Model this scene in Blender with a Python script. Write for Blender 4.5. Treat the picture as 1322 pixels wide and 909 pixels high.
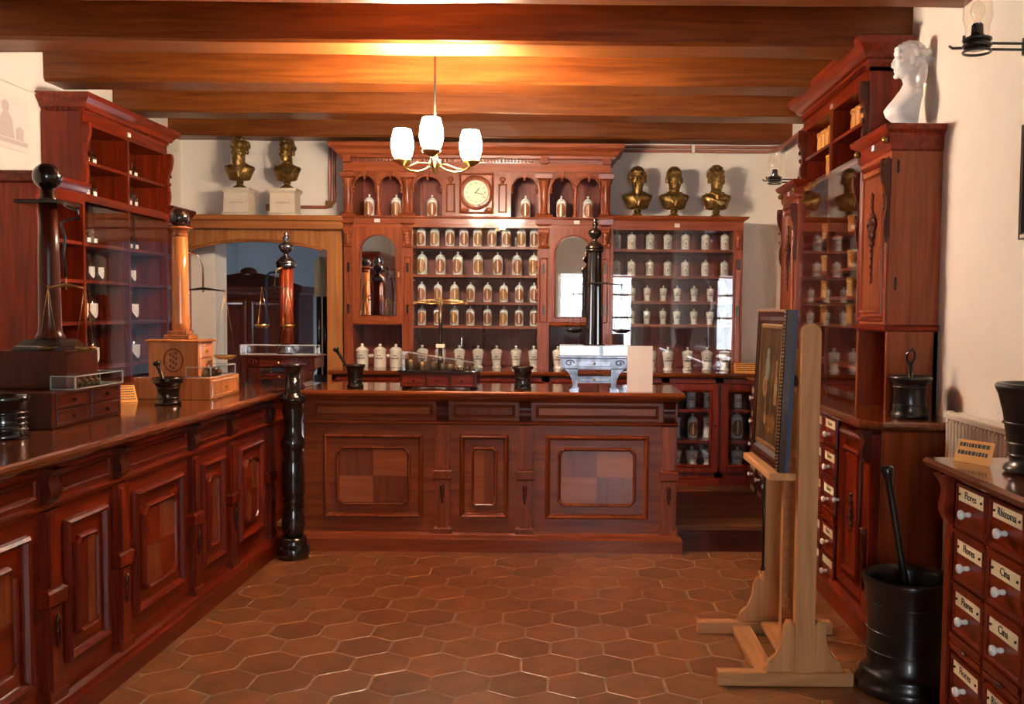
import bpy, bmesh, math, random
from mathutils import Vector, Matrix
random.seed(7)
PI = math.pi
for o in list(bpy.data.objects): bpy.data.objects.remove(o)
S = bpy.context.scene
COL = S.collection

# ------------------------------------------------------------ camera, sky, exposure
cam = bpy.data.cameras.new('camera'); camo = bpy.data.objects.new('camera', cam); COL.objects.link(camo)
cam.sensor_width = 36.0; cam.sensor_fit = 'HORIZONTAL'
cam.lens = 36.0 * 1220.0 / 1322.0
PITCH = math.radians(3.0)
cam.shift_x = -(738.0 - 661.0) / 1322.0
cam.shift_y = (402.0 + 1220.0 * math.tan(PITCH) - 454.5) / 1322.0
cam.clip_start = 0.05
camo.matrix_world = Matrix.Translation((0, 0, 1.45)) @ Matrix.Rotation(PI/2 - PITCH, 4, 'X') @ Matrix.Rotation(0.009, 4, 'Z')
S.camera = camo
S.view_settings.view_transform = 'Standard'; S.view_settings.look = 'None'
S.view_settings.gamma = 1.0; S.view_settings.use_curve_mapping = False
S.view_settings.exposure = 2.1
W = bpy.data.worlds.new('sky'); S.world = W; W.use_nodes = True
W.node_tree.nodes['Background'].inputs[0].default_value = (.90, .94, 1.0, 1)
W.node_tree.nodes['Background'].inputs[1].default_value = 5.2
def portal(name, loc, rot, sx, sy):
    l = bpy.data.lights.new(name, 'AREA'); l.shape = 'RECTANGLE'; l.size = sx; l.size_y = sy
    l.cycles.is_portal = True
    o = bpy.data.objects.new(name, l); COL.objects.link(o); o.location = loc; o.rotation_euler = rot
    return o
portal('window_portal', (0.43, -2.12, 1.425), (PI/2, 0, 0), 1.36, 1.36)
LAMP_SHADE = 95.0      # emission of each opal shade
LAMP_BULB = 95.0       # watts of each bulb inside its shade

# ------------------------------------------------------------ materials
def nodes(name):
    m = bpy.data.materials.new(name); m.use_nodes = True
    return m, m.node_tree, m.node_tree.nodes['Principled BSDF']
def pm(name, col, rough=.5, metal=0., spec=.5, coat=0., trans=0., emis=None, es=0., noise=None, bump=0., nscale=20., sub=0.):
    m, nt, b = nodes(name)
    b.inputs['Base Color'].default_value = (*col, 1); b.inputs['Roughness'].default_value = rough
    b.inputs['Metallic'].default_value = metal; b.inputs['Specular IOR Level'].default_value = spec
    b.inputs['Coat Weight'].default_value = coat; b.inputs['Coat Roughness'].default_value = .08
    b.inputs['Transmission Weight'].default_value = trans
    if emis: b.inputs['Emission Color'].default_value = (*emis, 1); b.inputs['Emission Strength'].default_value = es
    if noise or bump:
        tc = nt.nodes.new('ShaderNodeTexCoord'); n = nt.nodes.new('ShaderNodeTexNoise')
        n.inputs['Scale'].default_value = nscale; n.inputs['Detail'].default_value = 5
        nt.links.new(tc.outputs['Object'], n.inputs['Vector'])
        if noise:
            r = nt.nodes.new('ShaderNodeValToRGB'); r.color_ramp.elements[0].position = .3; r.color_ramp.elements[1].position = .7
            r.color_ramp.elements[0].color = (*noise, 1); r.color_ramp.elements[1].color = (*col, 1)
            nt.links.new(n.outputs['Fac'], r.inputs['Fac']); nt.links.new(r.outputs['Color'], b.inputs['Base Color'])
        if bump:
            bp = nt.nodes.new('ShaderNodeBump'); bp.inputs['Strength'].default_value = bump; bp.inputs['Distance'].default_value = .01
            nt.links.new(n.outputs['Fac'], bp.inputs['Height']); nt.links.new(bp.outputs['Normal'], b.inputs['Normal'])
    return m
def wood(name, c1, c2, axis='Z', rough=.30, coat=.14, scale=1., var=.25, bump=.08, knots=0.):
    m, nt, b = nodes(name); N = nt.nodes.new; L = nt.links.new
    tc = N('ShaderNodeTexCoord'); mp = N('ShaderNodeMapping')
    s = [26.*scale]*3; s['XYZ'.index(axis)] = 1.6*scale
    mp.inputs['Scale'].default_value = s
    L(tc.outputs['Object'], mp.inputs['Vector'])
    oi = N('ShaderNodeObjectInfo'); ad = N('ShaderNodeVectorMath'); ad.operation = 'ADD'
    mu = N('ShaderNodeMath'); mu.operation = 'MULTIPLY'; mu.inputs[1].default_value = 37.
    L(oi.outputs['Random'], mu.inputs[0]); L(mp.outputs['Vector'], ad.inputs[0]); L(mu.outputs[0], ad.inputs[1])
    n = N('ShaderNodeTexNoise'); n.inputs['Scale'].default_value = 1.; n.inputs['Detail'].default_value = 6; n.inputs['Distortion'].default_value = 1.2
    L(ad.outputs[0], n.inputs['Vector'])
    r = N('ShaderNodeValToRGB'); e = r.color_ramp.elements
    e[0].position = .28; e[1].position = .72; e[0].color = (*c1, 1); e[1].color = (*c2, 1)
    L(n.outputs['Fac'], r.inputs['Fac'])
    n2 = N('ShaderNodeTexNoise'); n2.inputs['Scale'].default_value = 2.2; n2.inputs['Detail'].default_value = 3
    L(tc.outputs['Object'], n2.inputs['Vector'])
    a = N('ShaderNodeMath'); a.operation = 'MULTIPLY_ADD'; a.inputs[1].default_value = var; a.inputs[2].default_value = 1 - var*.5
    L(oi.outputs['Random'], a.inputs[0])
    a2 = N('ShaderNodeMath'); a2.operation = 'MULTIPLY_ADD'; a2.inputs[1].default_value = .5
    L(n2.outputs['Fac'], a2.inputs[0]); a3 = N('ShaderNodeMath'); a3.operation = 'SUBTRACT'; a3.inputs[1].default_value = .25
    L(a.outputs[0], a3.inputs[0]); L(a3.outputs[0], a2.inputs[2])
    hv = N('ShaderNodeHueSaturation'); L(r.outputs['Color'], hv.inputs['Color']); L(a2.outputs[0], hv.inputs['Value'])
    L(hv.outputs['Color'], b.inputs['Base Color'])
    b.inputs['Roughness'].default_value = rough; b.inputs['Specular IOR Level'].default_value = .28; b.inputs['Coat Weight'].default_value = coat; b.inputs['Coat Roughness'].default_value = .10
    bp = N('ShaderNodeBump'); bp.inputs['Strength'].default_value = bump; bp.inputs['Distance'].default_value = .004
    L(n.outputs['Fac'], bp.inputs['Height']); L(bp.outputs['Normal'], b.inputs['Normal'])
    return m
def glass(name, r0=.04, tint=(.97, .99, 1.), gl=1.0, rough=.0):
    m = bpy.data.materials.new(name); m.use_nodes = True; nt = m.node_tree; nt.nodes.clear(); N = nt.nodes.new; L = nt.links.new
    o = N('ShaderNodeOutputMaterial'); mx = N('ShaderNodeMixShader'); t = N('ShaderNodeBsdfTransparent'); g = N('ShaderNodeBsdfGlossy')
    ge = N('ShaderNodeNewGeometry'); d = N('ShaderNodeVectorMath'); d.operation = 'DOT_PRODUCT'
    L(ge.outputs['Incoming'], d.inputs[0]); L(ge.outputs['Normal'], d.inputs[1])
    def mth(op, a, b=None):
        n = N('ShaderNodeMath'); n.operation = op
        for i, v in enumerate((a, b)):
            if v is None: continue
            if isinstance(v, float): n.inputs[i].default_value = v
            else: L(v, n.inputs[i])
        return n.outputs[0]
    c = mth('SUBTRACT', 1., mth('ABSOLUTE', d.outputs['Value'])); c = mth('POWER', c, 5.)
    c = mth('ADD', mth('MULTIPLY', c, 1.-r0), r0)
    t.inputs[0].default_value = (*tint, 1); g.inputs['Color'].default_value = (gl, gl, gl, 1); g.inputs['Roughness'].default_value = rough
    L(c, mx.inputs[0]); L(t.outputs[0], mx.inputs[1]); L(g.outputs[0], mx.inputs[2]); L(mx.outputs[0], o.inputs[0])
    return m
MAH1, MAH2 = (.085, .0058, .0014), (.235, .024, .0042)
M = {}
for ax in 'XYZ':
    M['mah'+ax] = wood('mahogany_'+ax, MAH1, MAH2, ax)
    M['cab'+ax] = wood('cabinet_wood_'+ax, (.155, .026, .0072), (.31, .074, .022), ax)
    M['dark'+ax] = wood('dark_mahogany_'+ax, (.035, .0045, .0016), (.10, .014, .004), ax)
    M['easel'+ax] = wood('easel_beech_'+ax, (.46, .20, .07), (.64, .33, .13), ax, rough=.5, coat=0, var=.12)
    M['beam'+ax] = wood('beam_wood_'+ax, (.115, .024, .0035), (.225, .060, .009), ax, rough=.42, coat=.1, scale=.9, var=.12)
M['pine'] = wood('pine_boards', (.27, .085, .02), (.50, .20, .055), 'Z', rough=.38, scale=.6)
M['pineX'] = wood('pine_rail', (.25, .075, .02), (.42, .15, .04), 'X', rough=.38, scale=.6)
M['backboard'] = wood('back_boards', (.15, .024, .013), (.27, .055, .032), 'Z', rough=.45, coat=.1)
M['ctop'] = wood('counter_top', (.10, .018, .005), (.21, .052, .014), 'X', rough=.16, coat=.6)
M['ctopY'] = wood('counter_top_left', (.14, .028, .008), (.28, .075, .022), 'X', rough=.16, coat=.6)
M['vin'] = wood('veneer_light', (.28, .058, .013), (.42, .115, .03), 'X', rough=.25, coat=.4)
M['vinD'] = wood('veneer_dark', (.15, .028, .008), (.25, .058, .018), 'Z', rough=.25, coat=.4)
M['floorwood'] = wood('platform_boards', (.10, .035, .012), (.21, .08, .028), 'X', rough=.4, coat=.1)
M['honey'] = wood('honey_wood', (.36, .11, .028), (.56, .20, .055), 'Z', rough=.2, coat=.5)
M['ebony'] = pm('ebonised_wood', (.012, .008, .007), .16, coat=.6)
M['iron'] = pm('black_iron', (.010, .009, .009), .28, coat=.3)
M['bronzedark'] = pm('dark_bronze', (.055, .040, .030), .24, metal=.85)
M['bronze'] = pm('gilded_bronze', (.42, .25, .075), .34, metal=.8, noise=(.15, .08, .02), nscale=30)
M['brass'] = pm('brass', (.62, .40, .15), .28, metal=1.)
M['weights'] = pm('old_brass_weight', (.20, .13, .06), .35, metal=.9)
M['silver'] = pm('silvered_metal', (.20, .20, .225), .22, metal=.95, noise=(.05, .05, .06), nscale=16)
M['steel'] = pm('steel', (.62, .62, .64), .18, metal=1.)
M['copper'] = pm('copper_conduit', (.36, .115, .07), .42, metal=.3)
M['plaster'] = pm('wall_plaster', (.84, .76, .67), .9, noise=(.80, .715, .62), bump=.15, nscale=3.5)
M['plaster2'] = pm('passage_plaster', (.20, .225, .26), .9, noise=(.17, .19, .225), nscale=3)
M['stone'] = pm('cream_stone', (.74, .63, .48), .75, noise=(.68, .56, .42), nscale=12)
M['gypsum'] = pm('white_gypsum', (.84, .82, .80), .6)
M['porc'] = pm('white_porcelain', (.80, .78, .72), .14, coat=.5)
M['porcC'] = pm('cream_porcelain', (.78, .70, .58), .16, coat=.5)
M['gold'] = pm('gold_cartouche', (.40, .14, .02), .4, noise=(.20, .035, .01), nscale=90)
M['gold2'] = pm('amber_cartouche', (.46, .21, .02), .4, noise=(.27, .08, .01), nscale=90)
M['ink'] = pm('black_ink', (.02, .018, .018), .6)
M['greyink'] = pm('faint_ink', (.42, .30, .26), .8)
M['paper'] = pm('white_paper', (.80, .70, .63), .8)
M['ivory'] = pm('ivory_label', (.78, .68, .45), .5)
M['orange'] = pm('orange_card', (.78, .34, .07), .6)
M['cream'] = pm('cream_enamel', (.82, .76, .64), .35)
M['mirror'] = pm('mirror', (.86, .87, .88), .015, metal=1.)
M['glass'] = glass('glass_sheet', .045)
M['jarglass'] = glass('bottle_glass', .13, (.72, .75, .70), 1., .03)
M['acryl'] = pm('acrylic_edge', (.42, .42, .38), .2)
M['bulbglass'] = glass('clear_chimney', .05, (.97, .95, .92))
M['shade'] = pm('opal_shade', (1, .93, .8), .4, emis=(1.0, .84, .64), es=LAMP_SHADE)
M['bluepaint'] = pm('dark_blue_paint', (.012, .035, .085), .45)
M['frame'] = pm('black_red_frame', (.035, .010, .008), .25, coat=.4)
M['gilt'] = pm('gilt_moulding', (.33, .19, .07), .35, metal=.6)
M['canvas'] = pm('painting_ground', (.11, .055, .018), .85, spec=.1, noise=(.035, .016, .006), nscale=7)
M['pgrey'] = pm('painting_grey', (.28, .27, .22), .85, spec=.1, noise=(.12, .11, .08), nscale=40)
M['pflesh'] = pm('painting_flesh', (.42, .26, .12), .85, spec=.1, noise=(.26, .12, .05), nscale=30)
M['pochre'] = pm('painting_ochre', (.25, .12, .03), .85, spec=.1, noise=(.10, .04, .012), nscale=30)
M['pred'] = pm('painting_red', (.30, .07, .03), .85, spec=.1)
M['grout'] = pm('floor_grout', (.40, .27, .155), .9, noise=(.28, .18, .10), nscale=30)
M['jarwood'] = wood('turned_jar_wood', (.46, .17, .03), (.66, .29, .06), 'Z', rough=.3, coat=.3, scale=2)
M['wgrey'] = pm('window_frame_paint', (.55, .5, .45), .5)
def tile_mat():
    m, nt, b = nodes('terracotta_tile'); N = nt.nodes.new; L = nt.links.new
    oi = N('ShaderNodeObjectInfo'); r = N('ShaderNodeValToRGB'); e = r.color_ramp.elements
    e[0].color = (.225, .080, .022, 1); e[1].color = (.34, .133, .041, 1); e[0].position = 0; e[1].position = 1
    L(oi.outputs['Random'], r.inputs['Fac'])
    tc = N('ShaderNodeTexCoord'); n = N('ShaderNodeTexNoise'); n.inputs['Scale'].default_value = 9; n.inputs['Detail'].default_value = 6
    gm = N('ShaderNodeNewGeometry'); L(gm.outputs['Position'], n.inputs['Vector'])
    mx = N('ShaderNodeMix'); mx.data_type = 'RGBA'; mx.blend_type = 'MULTIPLY'; mx.inputs[0].default_value = .55
    r2 = N('ShaderNodeValToRGB'); r2.color_ramp.elements[0].color = (.45, .42, .40, 1); r2.color_ramp.elements[1].color = (1.25, 1.2, 1.15, 1)
    r2.color_ramp.elements[0].position = .3; r2.color_ramp.elements[1].position = .7
    L(n.outputs['Fac'], r2.inputs['Fac']); L(r.outputs['Color'], mx.inputs[6]); L(r2.outputs['Color'], mx.inputs[7])
    L(mx.outputs[2], b.inputs['Base Color']); b.inputs['Roughness'].default_value = .36; b.inputs['Coat Weight'].default_value = .4
    b.inputs['Coat Roughness'].default_value = .3
    bp = N('ShaderNodeBump'); bp.inputs['Strength'].default_value = .25; bp.inputs['Distance'].default_value = .006
    n3 = N('ShaderNodeTexNoise'); n3.inputs['Scale'].default_value = 16; L(gm.outputs['Position'], n3.inputs['Vector'])
    L(n3.outputs['Fac'], bp.inputs['Height']); L(bp.outputs['Normal'], b.inputs['Normal'])
    return m
M['tile'] = tile_mat()

# ------------------------------------------------------------ mesh helpers
class MB:
    """collects shapes; build() links them as one mesh object"""
    def __init__(s): s.v = []; s.f = []; s.sm = []
    def add(s, vs, fs, smooth=False):
        n = len(s.v); s.v += [tuple(v) for v in vs]
        for f in fs: s.f.append([i+n for i in f]); s.sm.append(smooth)
        return s
    def box(s, x0, x1, y0, y1, z0, z1):
        return s.add([(x0,y0,z0),(x1,y0,z0),(x1,y1,z0),(x0,y1,z0),(x0,y0,z1),(x1,y0,z1),(x1,y1,z1),(x0,y1,z1)],
                     [(0,3,2,1),(4,5,6,7),(0,1,5,4),(1,2,6,5),(2,3,7,6),(3,0,4,7)])
    def bbox(s, x0, x1, y0, y1, z0, z1, b=.004):      # box with chamfered edges, lofted in z
        r = lambda i: [(x0+i,y0+i),(x1-i,y0+i),(x1-i,y1-i),(x0+i,y1-i)]
        return s.loft([[(x,y,z) for x,y in r(i)] for z,i in ((z0,b),(z0+b,0),(z1-b,0),(z1,b))])
    def loft(s, rings, close=True, cap=True, smooth=False):
        n = len(rings[0]); vs = [p for r in rings for p in r]; fs = []
        for k in range(len(rings)-1):
            for i in range(n if close else n-1):
                j = (i+1) % n; fs.append((k*n+i, k*n+j, (k+1)*n+j, (k+1)*n+i))
        if cap: fs.append(tuple(range(n))[::-1]); fs.append(tuple((len(rings)-1)*n+i for i in range(n)))
        return s.add(vs, fs, smooth)
    def lathe(s, prof, c=(0,0,0), seg=20, axis='Z', cap=True, sx=1., sy=1., smooth=True):
        rings = []
        for r, z in prof:
            ring = []
            for i in range(seg):
                a = 2*PI*i/seg; p = (r*math.cos(a)*sx, r*math.sin(a)*sy, z)
                if axis == 'Y': p = (p[0], -p[2], p[1])
                if axis == 'X': p = (p[2], p[0], p[1])
                ring.append((p[0]+c[0], p[1]+c[1], p[2]+c[2]))
            rings.append(ring)
        return s.loft(rings, True, cap, smooth)
    def tube(s, pts, r, seg=8, closed=False, smooth=True):
        pts = [Vector(p) for p in pts]; n = len(pts); rings = []
        up = Vector((0,0,1))
        for i, p in enumerate(pts):
            d = (pts[(i+1) % n]-pts[i-1]) if closed else (pts[min(i+1,n-1)]-pts[max(i-1,0)])
            d.normalize(); u = up if abs(d.z) < .95 else Vector((0,1,0))
            a = d.cross(u).normalized(); b = a.cross(d).normalized()
            rr = r[i] if isinstance(r, (list,tuple)) else r
            rings.append([tuple(p + a*rr*math.cos(2*PI*k/seg) + b*rr*math.sin(2*PI*k/seg)) for k in range(seg)])
        if closed: rings.append(rings[0])
        return s.loft(rings, True, not closed, smooth)
    def sphere(s, c, r, seg=16, rings=10, sc=(1,1,1)):
        pr = [(max(1e-4, r*math.sin(PI*k/rings)), -r*math.cos(PI*k/rings)) for k in range(rings+1)]
        vs = [[(c[0]+q*math.cos(2*PI*i/seg)*sc[0], c[1]+q*math.sin(2*PI*i/seg)*sc[1], c[2]+z*sc[2]) for i in range(seg)] for q, z in pr]
        return s.loft(vs, True, True, True)
    def prism(s, poly, a, b, axis='Y'):               # polygon extruded along an axis
        if axis == 'Y': g = lambda t: [(x,t,z) for x,z in poly]
        elif axis == 'X': g = lambda t: [(t,y,z) for y,z in poly]
        else: g = lambda t: [(x,y,t) for x,y in poly]
        return s.loft([g(a), g(b)])
    def tiers(s, x0, x1, y0, y1, lev, sides=(1,1,1,0)):   # cornice: (z, projection) levels on a rectangle; sides = left,right,front,back
        l, r, fr, bk = sides
        return s.loft([[(x0-p*l, y0-p*fr, z), (x1+p*r, y0-p*fr, z), (x1+p*r, y1+p*bk, z), (x0-p*l, y1+p*bk, z)] for z, p in lev])
    def ringframe(s, polys, cap=True):                 # nested outlines (same count) given as 3-D point lists; closes the last
        n = len(polys[0]); vs = [p for q in polys for p in q]; fs = []
        for k in range(len(polys)-1):
            for i in range(n):
                j = (i+1) % n; fs.append((k*n+i, k*n+j, (k+1)*n+j, (k+1)*n+i))
        if cap: fs.append(tuple((len(polys)-1)*n+i for i in range(n)))
        return s.add(vs, fs)
    def mesh(s, name):
        me = bpy.data.meshes.new(name); me.from_pydata(s.v, [], s.f)
        me.polygons.foreach_set('use_smooth', s.sm)
        bm = bmesh.new(); bm.from_mesh(me); bmesh.ops.recalc_face_normals(bm, faces=bm.faces); bm.to_mesh(me); bm.free()
        me.update(); return me
    def build(s, name, mat, parent=None, origin=None):
        """origin: world point subtracted from the vertices (the thing's base) when shapes were given in world space"""
        if origin: s.v = [(x-origin[0], y-origin[1], z-origin[2]) for x,y,z in s.v]
        return link(name, s.mesh(name), mat, parent)
def link(name, me, mat, parent=None):
    o = bpy.data.objects.new(name, me)
    if mat is not None and not me.materials: me.materials.append(M[mat] if isinstance(mat, str) else mat)
    COL.objects.link(o)
    if parent: o.parent = parent
    return o
def tag(o, label, cat, group=None):
    o['label'] = label; o['category'] = cat
    if group: o['group'] = group
    return o
def thing(name, label, cat, loc=(0,0,0), rz=0., group=None):
    o = bpy.data.objects.new(name, None); COL.objects.link(o); o.empty_display_size = .05
    o.location = loc; o.rotation_euler = (0,0,rz); return tag(o, label, cat, group)
def struct(name, mb, mat, parent=None):
    o = mb.build(name, mat, parent)
    if not parent: o['kind'] = 'structure'
    return o
def dup(root, loc, rz=0., label=None, scale=None):
    def rec(o, par):
        c = o.copy(); COL.objects.link(c); c.parent = par
        for ch in o.children: rec(ch, c)
        return c
    r = rec(root, None); r.location = loc; r.rotation_euler = (0,0,rz)
    if label: r['label'] = label
    if scale: r.scale = scale
    return r
def text_mesh(s, size, depth=.0005, align='CENTER'):
    cu = bpy.data.curves.new('lettering', 'FONT'); cu.body = s; cu.size = size; cu.extrude = depth; cu.align_x = align; cu.align_y = 'CENTER'
    cu.resolution_u = 2
    o = bpy.data.objects.new('tmp', cu); COL.objects.link(o)
    dg = bpy.context.evaluated_depsgraph_get()
    me = bpy.data.meshes.new_from_object(o.evaluated_get(dg)); bpy.data.objects.remove(o); bpy.data.curves.remove(cu)
    me.materials.clear(); return me
def text(s, size, mat, parent, loc, rot=(PI/2,0,0), name='lettering'):
    o = link(name, text_mesh(s, size), mat, parent); o.location = loc; o.rotation_euler = rot; return o
ORD = ['first','second','third','fourth','fifth','sixth','seventh','eighth','ninth','tenth','eleventh','twelfth']
rect = lambda x0,x1,z0,z1,y,i=0.: [(x0+i,y,z0+i),(x1-i,y,z0+i),(x1-i,y,z1-i),(x0+i,y,z1-i)]
def octo(x0,x1,z0,z1,y,i=0.,c=.03):                    # rectangle with stepped-in corners
    x0+=i;x1-=i;z0+=i;z1-=i
    return [(x0+c,y,z0),(x1-c,y,z0),(x1-c,y,z0+c),(x1,y,z0+c),(x1,y,z1-c),(x1-c,y,z1-c),(x1-c,y,z1),(x0+c,y,z1),(x0+c,y,z1-c),(x0,y,z1-c),(x0,y,z0+c),(x0+c,y,z0+c)]
def cutc(x0,x1,z0,z1,y,i=0.,c=.03):                    # rectangle with chamfered corners
    x0+=i;x1-=i;z0+=i;z1-=i;c=max(.004,c-i*.4)
    return [(x0+c,y,z0),(x1-c,y,z0),(x1,y,z0+c),(x1,y,z1-c),(x1-c,y,z1),(x0+c,y,z1),(x0,y,z1-c),(x0,y,z0+c)]

# ------------------------------------------------------------ room shell
XL, XR, YB, YF, ZC = -3.17, 1.71, 7.70, -2.0, 3.06
GW = .229
fb = MB().box(XL-.3, XR+.3, YF-.3, YB+2.6, -.12, -.0025)
floor = struct('floor', fb, 'grout')
hexme = None
def hexmesh():
    R = (GW-.010)/math.sqrt(3); b = MB(); rings = []
    for z, k in ((-.004,1.),(-.001,1.),(0.,.975)):
        rings.append([(R*k*math.sin(PI/3*i), R*k*math.cos(PI/3*i), z) for i in range(6)])
    return b.loft(rings).mesh('tile')
hexme = hexmesh(); hexme.materials.append(M['tile'])
cells = []
row = 0; y = 5.19 + 4*GW*.866
while y > YF+.1:
    off = GW*.5 if row % 2 else 0.
    x = -1.80 + off
    while x < XR:
        cells.append((x, y)); x += GW
    y -= GW*.866; row += 1
def onscreen(c):
    x, y = c
    if y < 3.3 or y > 5.75: return False
    if x < -1.75 or x > 1.35: return False
    return True
vis = [c for c in cells if onscreen(c)]; rest = [c for c in cells if not onscreen(c) and c[1] < 5.75]
vis.sort(key=lambda c: c[1])
rest += vis[300:]; vis = vis[:300]
for c in vis:
    o = bpy.data.objects.new('tile', hexme); COL.objects.link(o); o.parent = floor
    o.location = (c[0]+random.uniform(-.002,.002), c[1]+random.uniform(-.002,.002), random.uniform(-.0015,.001))
    o.rotation_euler = (random.uniform(-.003,.003), random.uniform(-.003,.003), random.uniform(-.012,.012))
rb = MB(); R = (GW-.010)/math.sqrt(3)
for c in rest: rb.add([(c[0]+R*math.sin(PI/3*i), c[1]+R*math.cos(PI/3*i), 0) for i in range(6)], [(5,4,3,2,1,0)])
o = rb.build('tile_field', 'tile', floor); o['kind'] = 'stuff'

# raised wooden platform behind the counter
PX = -2.78
pf = MB().box(PX, XR, 5.70, YB, 0, .128)
plat = struct('floor_platform', pf, 'darkX'); 
MB().box(PX, XR, 5.672, 5.70, 0, .155).build('riser', 'darkX', plat)
for k in range(9):
    y0 = 5.668 + k*.225
    MB().bbox(PX, XR, y0, min(y0+.222, YB), .13, .16, .003).build('plank', 'floorwood', plat)

def wall(name, mb, mat='plaster'): return struct(name, mb, mat)
wall('wall_left', MB().box(XL-.25, XL, YF-.25, YB+.25, 0, ZC+.1))
wall('wall_right', MB().box(XR, XR+.25, YF-.25, YB+.25, 0, ZC+.1))
DX0, DX1, DZ = -2.90, -2.06, 2.02
wb = MB().box(DX1, XR, YB, YB+.25, 0, ZC+.1).box(XL, DX0, YB, YB+.25, 0, ZC+.1).box(DX0, DX1, YB, YB+.25, DZ+.02, ZC+.1)
wall('wall_back', wb)
# front wall with two windows behind the camera
wf = MB(); WZ0, WZ1 = .75, 2.1
wins = [(-.25, 1.1)]
xs = [XL] + [v for w in wins for v in w] + [XR]
for i in range(0, len(xs), 2): wf.box(xs[i], xs[i+1], YF-.3, YF, 0, ZC+.1)
for w in wins: wf.box(w[0], w[1], YF-.3, YF, 0, WZ0); wf.box(w[0], w[1], YF-.3, YF, WZ1, ZC+.1)
wall('wall_front', wf)
for k, w in enumerate(wins):
    xm = (w[0]+w[1])/2; b = MB()
    for x in (w[0]+.03, xm, w[1]-.03): b.box(x-.03, x+.03, YF-.16, YF-.11, WZ0, WZ1)
    for z in (WZ0+.03, 1.35, 1.75, WZ1-.03): b.box(w[0], w[1], YF-.155, YF-.115, z-.018, z+.018)
    wo = struct('window_%d' % (k+1), b, 'wgrey')
    MB().box(w[0], w[1], YF-.137, YF-.133, WZ0, WZ1).build('pane', 'glass', wo)
# ceiling boards and beams
ceil = struct('ceiling', MB().box(XL, XR, YF, YB, ZC+.03, ZC+.12), 'darkX')
for k in range(27):
    x0 = XL + k*.181
    MB().box(x0+.002, x0+.179, YF, YB, ZC, ZC+.03).build('ceiling_board', 'beamY', ceil)
ZB = 2.80
for k in range(12):
    y0 = 7.44 - k*.86
    if y0 < YF: break
    h0, h1 = (.25, .25)
    if k == 0: y0 = 7.47
    b = MB(); n = 14; L = XR-XL
    rings = []
    for i in range(n+1):
        x = XL + L*i/n; j = lambda: random.uniform(-.006,.006)
        y1 = min(y0+.25, YB-.001)
        rings.append([(x, y0+.014+j(), ZB+j()*.6), (x, y1-.014, ZB+j()*.6), (x, y1, ZB+.014), (x, y1, ZC), (x, y0+j(), ZC), (x, y0+j(), ZB+.014+j()*.4)])
    b.loft(rings); b.build('beam', 'beamX', ceil)
# passage beyond the back wall
pb = MB()
pb.box(XL-.65, XL-.55, YB+.25, 10.6, 0, 2.6).box(-1.25, -1.15, YB+.25, 10.6, 0, 2.6).box(XL-.65, -1.15, 10.5, 10.6, 0, 2.6)
pb.box(XL-.65, XL, YB+.25, YB+.3, 0, 2.6)
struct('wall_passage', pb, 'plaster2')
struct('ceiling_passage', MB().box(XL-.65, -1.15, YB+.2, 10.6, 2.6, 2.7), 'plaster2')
l = bpy.data.lights.new('passage_fill_light', 'POINT'); l.energy = 2.4; l.color = (.80, .90, 1.0); l.shadow_soft_size = .15  # added cool fill light that brightens the passage; no real fitting there
lo = bpy.data.objects.new('passage_fill_light', l); COL.objects.link(lo); lo.location = (-1.75, 9.3, 2.35)

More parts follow.
